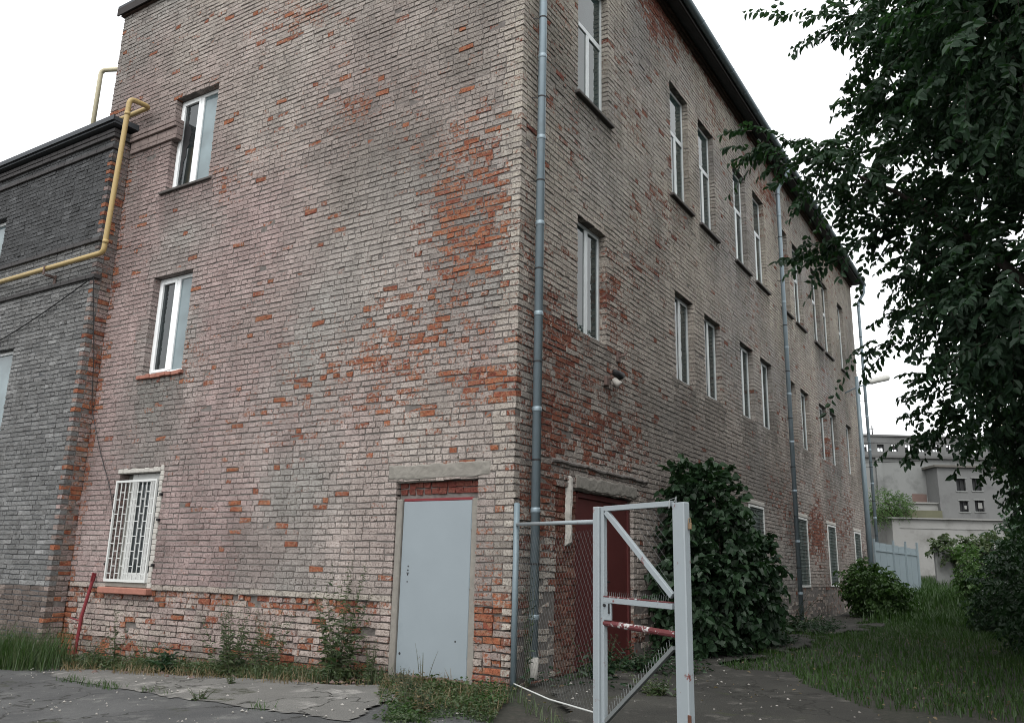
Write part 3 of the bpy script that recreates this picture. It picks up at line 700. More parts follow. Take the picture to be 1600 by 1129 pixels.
wJ.build('door_jamb', m_brick('dark_red_brick', ((.17, .05, .035), (.11, .033, .028), (.15, .075, .05))), mpB, bld)
mb = MB(); mb.box((-.16, 1.0, -.3), (-.048, 1.6, 2.25)); mb.build('jamb_mortar', M['brown_plaster'], bld)
rough_panel('lintel', M['concrete'], 1.5, 3.5, 2.235, 2.46, mpB, bld, .014, 15, .03)
rough_panel('lintel', M['mortar'], .86, 3.9, 2.50, 2.60, mpB, bld, .03, 19, .03)
rough_panel('mortar_streak', M['plaster'], 1.30, 1.42, 1.5, 2.42, lambda V: mpB(V + np.array((0, -.0, 0))), bld, .03, 25, .035)
# brick bands of the neighbour's cornice running onto the front
def band(mb, x0, x1, z0, z1, pr):
    x = x0
    while x < x1 - .02:
        e = min(x + .255, x1); mb.box((x + .004, -pr + random.uniform(-.003, .003), z0 + .003), (e - .004, .1, z1 - .003), .006); x = e
mb = MB()
for (z0, z1, pr) in ((8.40, 8.48, .04), (8.62, 8.70, .075), (8.70, 8.78, .085), (8.48, 8.62, .035)): band(mb, -8.36, -7.06, z0, z1, pr)
mb.build('brick_band', m_plain('band_brick', (.19, .15, .138), .95, .5, 14, bmp=.9, dirt=(.09, .075, .07), dirt_amt=.6, dscale=9), bld)

# ------------------------------------------------------------------ annexe on the left
AXE = thing('annexe_building', 'low annexe of dark grey painted brick with black roof edge, left of the tall building', 'building', (-8.4, -.33, -.35))
ab = (-8.4, -.33, -.35)
AY0 = -.33
OPN = [(-12.75, -11.72, snap(6.95), snap(7.75)), (-12.2, -10.64, snap(3.3), snap(5.0))]
def parN(u, z):
    f = .08 + .25 * max(0, fb1(u, z, .7, 241) - .5); pc = (.165, .168, .168)
    if z > 6.68: pc = (.075, .078, .081); f += .06
    if z < .8: pc = (.12, .10, .09); f += .25
    if random.random() < .06: pc = tuple(x * 1.4 for x in pc)
    b = random.uniform(.8, 1.18); return random.gauss(0, .003), min(max(f, .02), .9), tuple(x * b for x in pc)
wN = Wall(); wN.fill(-16, -8.4, -.64, 8.64, OPN, parN, corner=lambda k, a, c: (a, c if k % 2 == 0 else c - .132))
mpN = lambda V: np.stack([V[:, 0], V[:, 1] + AY0, V[:, 2]], -1)
oN = wN.build('front_wall', M['grey_brick'], mpN, AXE, ab)
core('mortar_bed', M['mortar_dark'], -16, -8.412, -.7, 8.64, OPN, mpN, oN, ab)
def parR(u, z):
    f = .42 + .5 * (fb1(u, z, .8, 341) - .45); pc = lerp((.2, .17, .15), PINK, random.random()); 
    if z > 6: pc = lerp(pc, (.12, .11, .11), .5)
    if random.random() < .25: f = .85
    b = random.uniform(.8, 1.15); return random.gauss(0, .004), min(max(f, .02), .9), tuple(x * b for x in pc)
wR = Wall(); wR.fill(AY0, -.004, -.64, 8.64, [], parR, corner=lambda k, a, c: (a + .132 if k % 2 == 0 else a, c))
mpR = lambda V: np.stack([-8.4 - V[:, 1], V[:, 0], V[:, 2]], -1)
oR = wR.build('side_wall', M['brick'], mpR, AXE, ab)
core('mortar_bed', M['mortar'], AY0 + .012, -.004, -.7, 8.64, [], mpR, oR, ab)
mbm = m_plain('sooty_band', (.055, .052, .052), .95, .4, 6, bmp=.6)
for (z0, z1, pr) in ((6.62, 6.70, .045), (5.94, 6.02, .04), (8.40, 8.48, .04), (8.62, 8.70, .05), (8.70, 8.78, .06)):
    x = -16; mb = MB()
    while x < -8.4 + pr - .02:
        e = min(x + .255, -8.4 + pr); mb.box((x + .004, AY0 - pr + random.uniform(-.003, .003), z0 + .003), (e - .004, AY0 + .1, z1 - .003), .006); x = e
    if pr > .046: mb.box((-8.5, AY0 + .102, z0 + .003), (-8.4 + pr, -.003, z1 - .003), .006)
    mb.build('cornice', mbm, AXE, ab)
mb = MB(); yv = AY0 - .17
mb.add([(-16, yv, 8.86), (-8.24, yv, 8.86), (-8.24, .25, 8.86), (-8.24, .25, 8.99), (-8.24, yv, 8.93), (-16, yv, 8.93), (-9.3, 8, 9.9), (-16, 8, 9.9), (-9.3, .25, 8.995), (-16, 8, 8.86), (-9.3, 8, 8.86)],
       [(0, 1, 4, 5), (1, 2, 3, 4), (4, 3, 8, 6, 7, 5), (0, 9, 10, 2, 1)])
mb.box((-16, yv + .03, 8.815), (-8.25, AY0 + .05, 8.855))
ar = mb.build('roof', M['roof'], AXE, ab)
mb = MB(); mb.box((-16, yv - .012, 8.855), (-8.23, yv - .002, 8.945)); mb.build('roof_flashing', M['roof'], ar, ab)
for (x0, x1, z0, z1) in OPN:
    mb = MB(); y = AY0 + .12; t = .06
    mb.box((x0, y, z0), (x0 + t, y + .06, z1), .005); mb.box((x1 - t, y, z0), (x1 + .003, y + .06, z1), .005); mb.box((x0 + t, y + .001, z0), (x1 - t, y + .058, z0 + t), .005); mb.box((x0 + t, y + .001, z1 - t), (x1 - t, y + .058, z1 + .003), .005)
    w = mb.build('window', M['pvc'], AXE, ab); mg = MB(); mg.box((x0 + .05, y + .03, z0 + .05), (x1 - .05, y + .04, z1 - .05)); mg.build('pane', M['glass_pale'], w, ab)

# ------------------------------------------------------------------ yellow gas pipes, cable, stake
gp = thing('gas_pipe', 'yellow gas pipe turning down the annexe corner and along its dark wall', 'pipe', (-7.87, -.5, 6.26)); gb = (-7.87, -.5, 6.26)
mb = MB(); mb.tube(bend([(-15.5, -.52, 6.26), (-7.92, -.52, 6.26), (-7.80, -.52, 9.12), (-7.78, -.14, 9.14), (-8.9, -.12, 9.16), (-9.35, -.1, 9.1)], .1, 6), .044, 12); mb.build('pipe', M['yellow'], gp, gb, True)
for x in (-9.6, -12.6): mb = MB(); mb.box((x - .02, -.53, 6.12), (x + .02, -.34, 6.16)); mb.box((x - .02, -.575, 6.13), (x + .02, -.555, 6.3)); mb.box((x - .03, -.36, 5.95), (x + .03, -.34, 6.18)); mb.build('bracket', M['rust'], gp, gb)
for p, q in (((-7.905, -.52, 6.42), (-7.903, -.52, 6.48)), ((-7.815, -.52, 8.8), (-7.812, -.52, 8.86))): mb = MB(); mb.tube([p, q], .05, 12); mb.build('pipe_collar', M['yellow'], gp, gb, True)
pp = thing('vent_pipe', 'pale faded pipe standing on the annexe roof and bending into the tall wall', 'pipe', (-9.9, .3, 8.95)); pb = (-9.9, .3, 8.95)
mb = MB(); mb.tube(bend([(-10.32, .3, 8.9), (-10.32, .3, 10.95), (-9.2, .75, 10.9)], .12, 6), .045, 12); mb.build('pipe', M['pale_yellow'], pp, pb, True)
mb = MB(); pts = []
for t in np.linspace(0, 1, 14): pts.append((-13.5 + 5.15 * t, -.37, 4.75 + 1.2 * t - .16 * math.sin(math.pi * t)))
mb.tube(pts, .011, 5)
tag(mb.build('cable', M['black']), 'thin black cable slanting across the dark annexe wall', 'cable')
mb = MB(); pts = [(-8.36, -.37, 5.95), (-8.37, -.3, 5.5), (-8.375, -.15, 4.6), (-8.37, -.06, 3.7), (-8.0, -.03, 2.95), (-7.6, -.03, 2.35), (-7.38, -.05, 1.95)]
mb.tube(bend(pts, .2, 4), .007, 5); tag(mb.build('cable', M['black']), 'thin black cable drooping from annexe corner down to the barred window', 'cable')
st = MB(); st.tube([(-7.72, -.17, -.4), (-7.73, -.13, .35), (-7.67, -.05, .98)], [.024, .026, .026], 8); st.tube([(-7.75, -.14, .3), (-7.9, -.2, .34)], .012, 6); st.bar((-7.665, -.07, .9), (-7.66, -.055, 1.02), .07, .015)
tag(st.build('iron_stake', M['red_iron'], smooth=False), 'short rusty red iron stake leaning on the wall left of the barred window', 'stake')

# wall lamp and hook on the side wall
wl = thing('wall_lamp', 'small broken lamp with black cap on the side wall above the red door', 'wall lamp', (0, 2.48, 3.86)); wb_ = (0, 2.48, 3.86)
mb = MB(); mb.box((0.004, 2.37, 3.78), (.05, 2.47, 3.92), .008); mb.bar((.03, 2.43, 3.9), (.15, 2.5, 3.93), .025, .025); mb.build('bracket', M['rust'], wl, wb_)
mb = MB(); mb.tube([(.14, 2.43, 3.99), (.14, 2.5, 3.96), (.14, 2.6, 3.95), (.13, 2.72, 3.985)], [.03, .06, .065, .05], 10); mb.build('housing', M['black'], wl, wb_, True)
mb = MB(); mb.tube([(.1, 2.50, 3.90), (.13, 2.52, 3.84), (.17, 2.54, 3.80)], [.035, .05, .06], 10); mb.build('shade', M['plaster'], wl, wb_, True)
mb = MB(); mb.tube([(0, 2.85, 4.3), (.1, 2.85, 4.31), (.12, 2.9, 4.36)], .016, 6); mb.box((.0, 2.8, 4.22), (.03, 2.9, 4.38), .008)
tag(mb.build('wall_hook', M['rust']), 'small rusty iron hook in the side wall below the lower corner window', 'hook')

# ------------------------------------------------------------------ fence, gate, gate post
PC, PL, PR_ = np.array((.12, -.12)), np.array((2.07, -2.05)), np.array((2.87, -2.45))
fdir = (PL - PC) / np.linalg.norm(PL - PC); FL = np.linalg.norm(PL - PC)
ldir = (PR_ - PL) / np.linalg.norm(PR_ - PL); ln = np.array((-ldir[1], ldir[0]))
def fp(s, z, off=0): q = PC + fdir * s + np.array((-fdir[1], fdir[0])) * off; return (q[0], q[1], z)
def lp(s, z, off=0): q = PL + ldir * s + ln * off; return (q[0], q[1], z)
fz = (.12, -.12, -.02)
fen = thing('mesh_fence', 'chain link fence panel between the building corner and the white gate', 'fence', fz)
mb = MB(); mb.tube([(.12, -.12, -.15), (.12, -.12, 1.93)], .033, 12); mb.tube([(.12, -.12, 1.93), (.12, -.12, 1.94)], [.033, .02], 12); q = mb.build('post', M['galv_dark'], fen, fz, True); q['label'] = 'round grey corner post'
mb = MB(); mb.bar((*PL - .0 * ldir, -.3), (*PL, 1.715), .075, .075, (ldir[0], ldir[1], 0), .006); q = mb.build('post', M['gate_paint'], fen, fz); q['label'] = 'square white gate side post'
mb = MB(); mb.tube([fp(.03, 1.70), fp(FL - .03, 1.60)], .019, 10); mb.build('rail', M['gate_paint'], fen, fz, True)
mb = MB(); mb.tube([fp(.0, .04), fp(FL * .5, .075), fp(FL - .03, .16)], .007, 6); mb.build('bottom_wire', M['white_metal'], fen, fz)
def chain(pt, W, z0f, z1f, sp=.095, r=.0009, keep=None):
    mb = MB(); n = int((W + 2.2) / sp)
    for sgn in (1, -1):
        for i in range(-n, n + 1):
            prev = None
            for t in np.arange(0, 1.0001, 1 / 14):
                z = t * 1.8; s = i * sp + sgn * z
                ok = 0 <= s <= W and z0f(s) <= z <= z1f(s) and (keep is None or keep(s, z))
                if ok:
                    q = (s, z)
                    if prev is not None: mb.tube([pt(*prev, .004 * sgn), pt(*q, .004 * sgn)], r, 3, False)
                    prev = q
                else: prev = None
    return mb
chain(fp, FL - .05, lambda s: .05, lambda s: 1.70 - .037 * s).build('wire_mesh', M['wire'], fen, fz)
gz_ = (*PL, -.1)
gate = thing('metal_gate', 'open white peeling gate leaf with red crossbars and diagonal brace', 'gate', gz_)
mb = MB(); LW = .855
mb.bar(lp(.062, .07, .0), lp(.062, 1.712), .038, .038, (ln[0], ln[1], 0), .003); mb.bar(lp(.083, 1.695), lp(LW, 1.695), .045, .04, bev=.003)
mb.build('frame', M['gate_paint'], gate, gz_)
mb = MB(); mb.bar(lp(.10, 1.672, -.006), lp(LW - .005, 1.055, -.006), .03, .045, bev=.003); q = mb.build('brace', M['gate_paint'], gate, gz_); q['label'] = 'white diagonal brace'
mb = MB(); mb.bar(lp(.083, 1.0, -.004), lp(LW + .0, .985, -.004), .04, .042, bev=.003); q = mb.build('crossbar', M['gate_paint'], gate, gz_); q['label'] = 'upper crossbar, white with red edge'
mb = MB(); mb.bar(lp(.083, 1.026, -.004), lp(LW - .01, 1.011, -.004), .041, .008); mb.build('crossbar_edge', M['gate_red'], q, gz_)
mb = MB(); mb.tube([lp(.07, .828, .0), lp(LW + .02, .800, -.01)], .023, 10); q = mb.build('crossbar', M['gate_red'], gate, gz_); q['label'] = 'lower round crossbar in red paint'
mb = MB(); mb.bar(lp(.083, .925, -.012), lp(.168, .925, -.012), .02, .15, bev=.003); lk = mb.build('lock_plate', M['gate_paint'], gate, gz_)
mb = MB(); mb.tube([lp(.10, .96, -.035), lp(.10, .96, -.02)], .012, 8); mb.bar(lp(.155, .90, -.028), lp(.155, .975, -.028), .012, .01); mb.build('keyhole', M['black'], lk, gz_)
mb = MB(); mb.bar(lp(.085, .125, .0), lp(LW - .01, .71, .0), .032, .03, bev=.002); q = mb.build('brace', m_plain('dull_grey_metal', (.12, .13, .13), .6), gate, gz_); q['label'] = 'lower dull grey diagonal brace'
wires = chain(lp, LW - .02, lambda s: .13, lambda s: 1.68, sp=.07, r=.0009, keep=lambda s, z: (z > 1.68 - .74 * (s - .1) / .75 and s > .45 and z > 1.0) or (.125 + .585 * (s - .085) / .76 < z < .22 + .60 * (s - .085) / .76))
for i in range(26):
    s = .1 + i * .028; z = .15 + .585 * (s - .085) / .76; wires.tube([lp(s, z, .006), lp(s - .012, z + .05 + .02 * random.random(), .006)], .0018, 3)
for i in range(30):
    s = .1 + .74 * i / 30; wires.tube([lp(s, 1.0 + .02, -.02), lp(s + .01, 1.055 + .01 * random.random(), -.02)], .0012, 3)
wires.build('wire_mesh', M['wire'], gate, gz_)
gpz = (*PR_, -.1)
gpo = thing('gate_post', 'wide pale square steel gate post with a small brass padlock', 'post', gpz)
PW = .122
mb = MB(); mb.bar(lp(LW + .03 + PW / 2, -.3), lp(LW + .03 + PW / 2, 1.70), .06, PW, (ldir[0], ldir[1], 0), .007); mb.build('post', M['gate_paint'], gpo, gpz)
mb = MB(); mb.box((0, 0, 0), (0, 0, 0)) if False else None
a_ = lp(LW + .03 + PW + .016, 1.535, .01)
mb.bar(np.array(a_) - (0, 0, .025), np.array(a_) + (0, 0, .02), .018, .028, (ldir[0], ldir[1], 0), .003); mb.tube(bend([np.array(a_) + (-.006, -.006, .02), np.array(a_) + (-.006, -.006, .05), np.array(a_) + (.008, .0, .05), np.array(a_) + (.008, .0, .02)], .008), .003, 6)
mb.build('padlock', m_plain('brass', (.22, .15, .09), .5, metal=.4, bmp=0), gpo, gpz)
mb = MB(); mb.tube([lp(LW + .05, 1.70, -.01), lp(LW + .05, 1.735, -.01), lp(LW + .02, 1.72, -.04), lp(LW + .03, 1.66, -.055)], .004, 5); mb.tube([lp(LW + .06, 1.70, -.01), lp(LW + .07, 1.74, -.02), lp(LW + .09, 1.70, -.055)], .004, 5); mb.build('tie_wire', M['wire'], gpo, gpz)
mb = MB(); mb.bar(lp(LW + .03 + PW + .006, .17, -.03), lp(LW + .03 + PW + .006, .30, -.03), .012, .03, (ldir[0], ldir[1], 0), .003); mb.build('hinge', m_plain('orange_rust', (.09, .04, .025), .9, .5, 20), gpo, gpz)

# ------------------------------------------------------------------ foliage
def leaf_arrays(C, D, N, L, Wd, fold=.35, droop=.25):
    """C base points, D direction, N normal, L length, Wd width -> verts (n,6,3) and quads"""
    n = len(C); D = D / np.linalg.norm(D, axis=1, keepdims=True); S = np.cross(D, N); S /= (np.linalg.norm(S, axis=1, keepdims=True) + 1e-9); U = np.cross(S, D)
    L = L[:, None]; Wd = Wd[:, None]
    V = np.zeros((n, 6, 3)); V[:, 0] = C
    V[:, 1] = C + D * L * .30 + S * Wd * .46 + U * Wd * fold * .5; V[:, 2] = C + D * L * .70 + S * Wd * .40 + U * (Wd * fold * .4 - L * droop * .35)
    V[:, 3] = C + D * L - U * L * droop
    V[:, 4] = C + D * L * .70 - S * Wd * .40 + U * (Wd * fold * .4 - L * droop * .35); V[:, 5] = C + D * L * .30 - S * Wd * .46 + U * Wd * fold * .5
    F = (np.arange(n)[:, None, None] * 6 + np.array([(0, 1, 2, 3), (0, 3, 4, 5)])[None]).reshape(-1, 4)
    return V, F
def unit(v): return v / (np.linalg.norm(v, axis=-1, keepdims=True) + 1e-9)
def sprays(P, O, nl, tw, L, W, droop=.35, spread=.9, seed=0):
    """P spray bases, O outward directions; twig curve with alternate leaves. returns leaf verts/faces and twig curves"""
    g = np.random.default_rng(seed); n = len(P); O = unit(O); t = np.linspace(.12, 1, nl)
    tl = tw * g.uniform(.7, 1.25, n)
    # twig points with droop
    T = P[:, None] + O[:, None] * (tl[:, None] * t[None])[..., None]; T[..., 2] -= (droop * tl[:, None] * t[None] ** 2)
    dirs = O[:, None] - np.array((0, 0, 1.)) * (2 * droop * t[None, :, None]); dirs = unit(np.broadcast_to(dirs, T.shape).copy())
    side = unit(np.cross(dirs, np.array((0, 0, 1.))[None, None] + g.normal(0, .25, (n, 1, 3)))); sg = np.where(np.arange(nl) % 2 == 0, 1, -1)[None, :, None]
    D = unit(dirs * .55 + side * sg * spread + g.normal(0, .28, T.shape) + np.array((0, 0, -.28)))
    N = unit(np.cross(side, dirs) * 1.0 + g.normal(0, .4, T.shape)); N = np.where(N[..., 2:3] < 0, -N, N)
    C = T.reshape(-1, 3); LL = L * g.uniform(.6, 1.2, len(C)); WW_ = W * g.uniform(.75, 1.15, len(C))
    V, F = leaf_arrays(C, D.reshape(-1, 3), N.reshape(-1, 3), LL, WW_)
    return V, F, T
def twig_tubes(mb, P, T, r=.004, every=1):
    for i in range(0, len(P), every):
        q = [P[i], T[i, len(T[i]) // 2], T[i, -1]]; mb.tube(q, [r, r * .7, r * .4], 3, False)
def leaf_obj(name, V, F, mat, parent, base, seed=0, clump=None):
    g = np.random.default_rng(seed); n = len(V); rn = g.uniform(0, 1, n) ** 1.3
    if clump is not None: rn = np.clip(rn * .6 + clump * .5, 0, 1)
    return link_mesh(name, V.reshape(-1, 3), F, mat, parent, base, attrs={'rnd': ('FLOAT', np.repeat(rn, 6))})
def in_lobes(lobes, n, shell=.55, seed=0):
    """random points in a union of ellipsoids, biased to the shell; outward directions"""
    g = np.random.default_rng(seed); vol = np.array([a[3] * a[4] * a[5] for a in lobes]); vol = vol ** .8; pick = g.choice(len(lobes), n, p=vol / vol.sum())
    d = unit(g.normal(0, 1, (n, 3))); r = g.uniform(shell ** 3, 1, n) ** (1 / 3)
    Lb = np.array(lobes)[pick]; P = Lb[:, :3] + d * r[:, None] * Lb[:, 3:6]; O = unit(d * Lb[:, 3:6] * .6 + g.normal(0, .35, (n, 3)))
    return P, O
def limbs(mb, trunk, targets, r0):
    """trunk polyline + limbs from it to targets"""
    tk = [np.array(p, float) for p in trunk]; n = len(tk); rs = [r0 * (1 - .6 * i / (n - 1)) for i in range(n)]; rs[0] *= 1.25
    mb.tube(tk, rs, 10)
    for i, t in enumerate(targets):
        t = np.array(t, float); j = 1 + (i % (n - 1)); s = tk[j]; mid = (s + t) / 2 + np.array((0, 0, .18 * np.linalg.norm(t - s))); k = rs[j] * .55
        pts = [(1 - q) ** 2 * s + 2 * q * (1 - q) * mid + q * q * t for q in np.linspace(0, 1, 7)]
        mb.tube(pts, [k * (1 - .85 * q) + .006 for q in np.linspace(0, 1, 7)], 6)
def tree(name, label, base, trunk, lobes, nsp, nl, tw, L, W, mat, r0, cat='tree', group=None, extra=None, seed=3, droop=.35, shell=.45, parts=('trunk', 'crown')):
    th = thing(name, label, cat, base, group)
    P, O = in_lobes(lobes, nsp, shell, seed)
    if extra is not None: P = np.concatenate([P, extra[0]]); O = np.concatenate([O, extra[1]])
    V, F, T = sprays(P, O, nl, tw, L, W, droop, seed=seed)
    mb = MB(); limbs(mb, trunk, [l[:3] for l in lobes], r0); twig_tubes(mb, P, T, .005, 3)
    mb.build(parts[0], M['bark'], th, base, True)
    cl = np.repeat(fbm(P[:, 0] + P[:, 2] * .7, P[:, 1] + P[:, 2] * .4, 1.1, 2, seed), nl)
    leaf_obj(parts[1], V, F, M[mat], th, base, seed, cl)
    return th
def shrub(name, label, base, lobes, n, L, W, mat, seed=5, nst=14, hstem=None, cat='shrub', group=None, shell=.4, nl=7, tw=.35):
    th = thing(name, label, cat, base, group); P, O = in_lobes(lobes, n, shell, seed)
    k = P[:, 2] > hgt(P[:, 0], P[:, 1]) + .05; P, O = P[k], O[k]
    V, F, T = sprays(P, O, nl, tw, L, W, .3, seed=seed)
    mb = MB(); g = random.Random(seed)
    for i in range(nst):
        lb = g.choice(lobes); t = np.array([lb[0] + g.uniform(-.6, .6) * lb[3], lb[1] + g.uniform(-.6, .6) * lb[4], lb[2] + g.uniform(-.2, .7) * lb[5]])
        s = np.array(base, float) + (g.uniform(-.2, .2), g.uniform(-.2, .2), -.03); mid = (s + t) / 2 + (g.uniform(-.1, .1), g.uniform(-.1, .1), .15)
        mb.tube([s, mid, t], [.02, .013, .005], 5)
    mb.build('stems', M['bark'], th, base, True)
    cl = np.repeat(fbm(P[:, 0] + P[:, 2], P[:, 1] + P[:, 2] * .4, 1.6, 2, seed), nl)
    leaf_obj('foliage', V, F, M[mat], th, base, seed, cl); return th

# big tree on the right: trunk just beyond the frame
tb = (6.3, 3.4, .05)
lobes = [(5.25, 2.7, 8.2, 1.6, 1.7, 1.5), (5.9, .9, 7.0, 1.4, 1.4, 1.6), (4.45, 3.4, 7.0, 1.1, 1.4, 1.0), (5.2, 4.2, 5.7, 1.5, 1.7, 1.4), (4.4, 4.8, 4.85, .75, 1.3, .8), (5.5, 2.8, 4.6, 1.2, 1.6, 1.3), (4.85, 5.4, 3.85, .95, 1.5, .85), (5.45, 6.6, 2.8, .65, 1.5, .65), (5.7, 4.4, 3.0, .8, 1.4, .8),
         (6.6, 3.8, 9.6, 2.2, 2.2, 1.8), (7.6, 4.4, 6.5, 2.2, 2.4, 2.4), (3.45, 3.2, 6.55, .65, .8, .4), (4.75, 3.2, 9.6, 1.1, 1.2, 1.0), (8.2, 1.2, 6.2, 2.2, 2.6, 2.2), (7.9, 6.8, 4.8, 2.2, 2.4, 2.2), (8.4, -1.8, 4.6, 2.0, 2.2, 2.4), (8.6, 3.6, 3.0, 1.8, 3.4, 1.8)]  # lobes furthest right are out of view, added to shade the passage
ex_p = []; ex_o = []
def branch_line(a, b, n, g):
    a = np.array(a); b = np.array(b)
    for t in np.linspace(.1, 1, n): ex_p.append(a + (b - a) * t + g.normal(0, .12, 3)); ex_o.append(unit((b - a) * .8 + g.normal(0, .45, 3) * np.linalg.norm(b - a)))
gg = np.random.default_rng(4)
branch_line((3.6, 3.1, 6.7), (2.15, 2.55, 7.1), 26, gg); branch_line((3.9, 3.6, 5.9), (2.6, 3.6, 5.6), 22, gg); branch_line((4.2, 2.9, 8.3), (3.2, 2.4, 8.6), 16, gg); branch_line((4.2, 2.6, 9.2), (3.3, 2.2, 9.7), 12, gg)
branch_line((4.3, 5.0, 3.6), (3.8, 4.9, 3.35), 10, gg); branch_line((4.1, 4.4, 4.62), (3.05, 4.3, 4.42), 7, gg)
tree('broadleaf_tree', 'large dark green tree filling the upper right, branches reaching towards the wall', tb, [tb, (6.25, 3.35, 1.5), (6.2, 3.3, 3.2), (6.1, 3.3, 5.0), (6.0, 3.2, 7.0), (6.0, 3.2, 9)], lobes, 9500, 16, .60, .125, .068, 'leaf_tree', .2, extra=(np.array(ex_p), np.array(ex_o)), seed=3)
# second tree deeper along the passage
tb = (6.6, 12.6, .2)
lobes = [(5.8, 11.6, 4.4, 1.6, 2.0, 1.5), (6.4, 13.0, 6.3, 1.9, 2.2, 1.9), (7.6, 11.0, 3.6, 2.0, 2.0, 1.8), (5.7, 13.0, 3.0, .9, 1.6, .9), (7.0, 14.0, 4.4, 1.9, 2.2, 1.8), (5.9, 15.5, 2.0, .9, 1.2, .7), (6.2, 13.5, 1.9, 1.0, 1.2, .9)]
tree('broadleaf_tree', 'dark tree standing behind the big one at the right edge of the photo', tb, [tb, (6.6, 12.5, 1.6), (6.6, 12.5, 3.5), (6.6, 12.6, 5.8)], lobes, 2000, 14, .7, .14, .075, 'leaf_tree', .16, seed=13)
# dense bush against the side wall
shrub('wall_bush', 'tall dense dark bush with big round leaves against the side wall behind the gate', (.75, 5.2, .08), [(.62, 4.7, 1.0, .62, 1.25, 1.15), (.6, 4.75, 2.15, .52, .95, .75), (.68, 6.1, 1.0, .6, 1.0, 1.05), (.55, 5.9, 1.75, .42, .8, .6), (.45, 7.2, .55, .35, .7, .6)], 1500, .135, .115, 'leaf_bush', seed=21, nl=7, tw=.30, shell=.3)
shrub('low_bush', 'low rounded green bush on the path at the far end of the wall', (1.25, 15.9, .25), [(1.2, 15.8, .9, .66, .8, .66), (1.5, 16.1, .7, .55, .7, .5), (.95, 15.9, 1.1, .4, .5, .45)], 700, .11, .07, 'grass', seed=31, nl=7, tw=.3)

shrub('shade_hedge', 'unseen row of dark foliage added past the right edge to shade the passage', (7.2, 1.5, .0), [(7.2, -2.0, 1.2, .9, 2.0, 1.3), (7.3, 1.5, 1.3, 1.0, 2.2, 1.4), (7.4, 5.0, 1.4, 1.0, 2.2, 1.5), (7.6, 8.6, 1.4, 1.0, 2.0, 1.4)], 1300, .2, .14, 'leaf_bush', seed=91, cat='shade_hedge', nl=7, tw=.4)  # out of view, added to block low light from the right

# ------------------------------------------------------------------ distance: lamp, wires, fences, factory
lz = (.62, 19.4, .3)
sl = thing('street_lamp', 'tall grey street lamp with bent arm beyond the far end of the building', 'street lamp', lz)
mb = MB(); mb.tube([(.62, 19.4, .2), (.62, 19.4, 3.6), (.62, 19.4, 7.35)], [.085, .075, .055], 12); mb.build('pole', M['galv_dark'], sl, lz, True)
mb = MB(); mb.tube([(.28, 19.2, 6.82), (.62, 19.4, 7.02), (1.15, 19.72, 7.22)], .022, 8); mb.build('arm', M['galv_dark'], sl, lz, True)
mb = MB(); mb.tube([(.92, 19.58, 7.17), (1.02, 19.64, 7.2), (1.18, 19.74, 7.26), (1.45, 19.9, 7.34), (1.5, 19.93, 7.35)], [.05, .085, .09, .10, .05], 10); mb.build('lamp_head', m_plain('pale_lamp', (.45, .45, .42), .4), sl, lz, True)
def wire(pts, label):
    mb = MB(); a, b, sag = pts; a = np.array(a, float); b = np.array(b, float)
    mb.tube([a + (b - a) * t - np.array((0, 0, sag * 4 * t * (1 - t))) for t in np.linspace(0, 1, 14)], .009, 4); tag(mb.build('power_line', M['black']), label, 'cable')
wire(((.62, 19.4, 5.25), (12.5, 30, 7.2), .35), 'upper power line running right from the street lamp pole')
wire(((.62, 19.4, 4.65), (12.5, 30, 6.7), .25), 'lower power line running right from the street lamp pole')
# pale sheet metal fence
A_ = np.array((.42, 21.3)); B_ = np.array((1.3, 24.4)); z0_ = .55
mf = thing('sheet_metal_fence', 'pale blue sheet metal fence panels beside the street lamp', 'fence', (*A_, z0_)); fb_ = (*A_, z0_)
mb = MB(); dirf = (B_ - A_) / np.linalg.norm(B_ - A_); LL_ = np.linalg.norm(B_ - A_); k = 7; nn_ = np.array((-dirf[1], dirf[0], 0))
for i in range(k):
    p = A_ + dirf * LL_ * i / k; q = A_ + dirf * (LL_ * (i + 1) / k - .015); mb.bar((*((p + q) / 2), .4), (*((p + q) / 2), 2.35 - .02 * i), np.linalg.norm(q - p), .012, nn_)
mb.build('panel', M['fence_paint'], mf, fb_)
for i in (0, 3, 5, 7): mb = MB(); p = A_ + dirf * LL_ * i / k - nn_[:2] * .04; mb.bar((*p, .3), (*p, 2.45), .06, .06, nn_); mb.build('post', M['fence_paint'], mf, fb_)
for z in (.9, 2.1): mb = MB(); mb.bar((*(A_ - nn_[:2] * .02), z), (*(B_ - nn_[:2] * .02), z - .08), .02, .05); mb.build('rail', M['fence_paint'], mf, fb_)
# concrete wall behind the vegetation
cw = MB(); P0 = np.array((1.6, 27.0)); P1 = np.array((16., 35.))
for i in range(8):
    a = P0 + (P1 - P0) * i / 8; b = P0 + (P1 - P0) * (i + .985) / 8; cw.bar((*a, 1.4), (*b, 1.4), .12, 1.9)
tag(cw.build('concrete_wall', M['bgwall']), 'grey concrete panel wall overgrown with vines at the far end', 'wall')
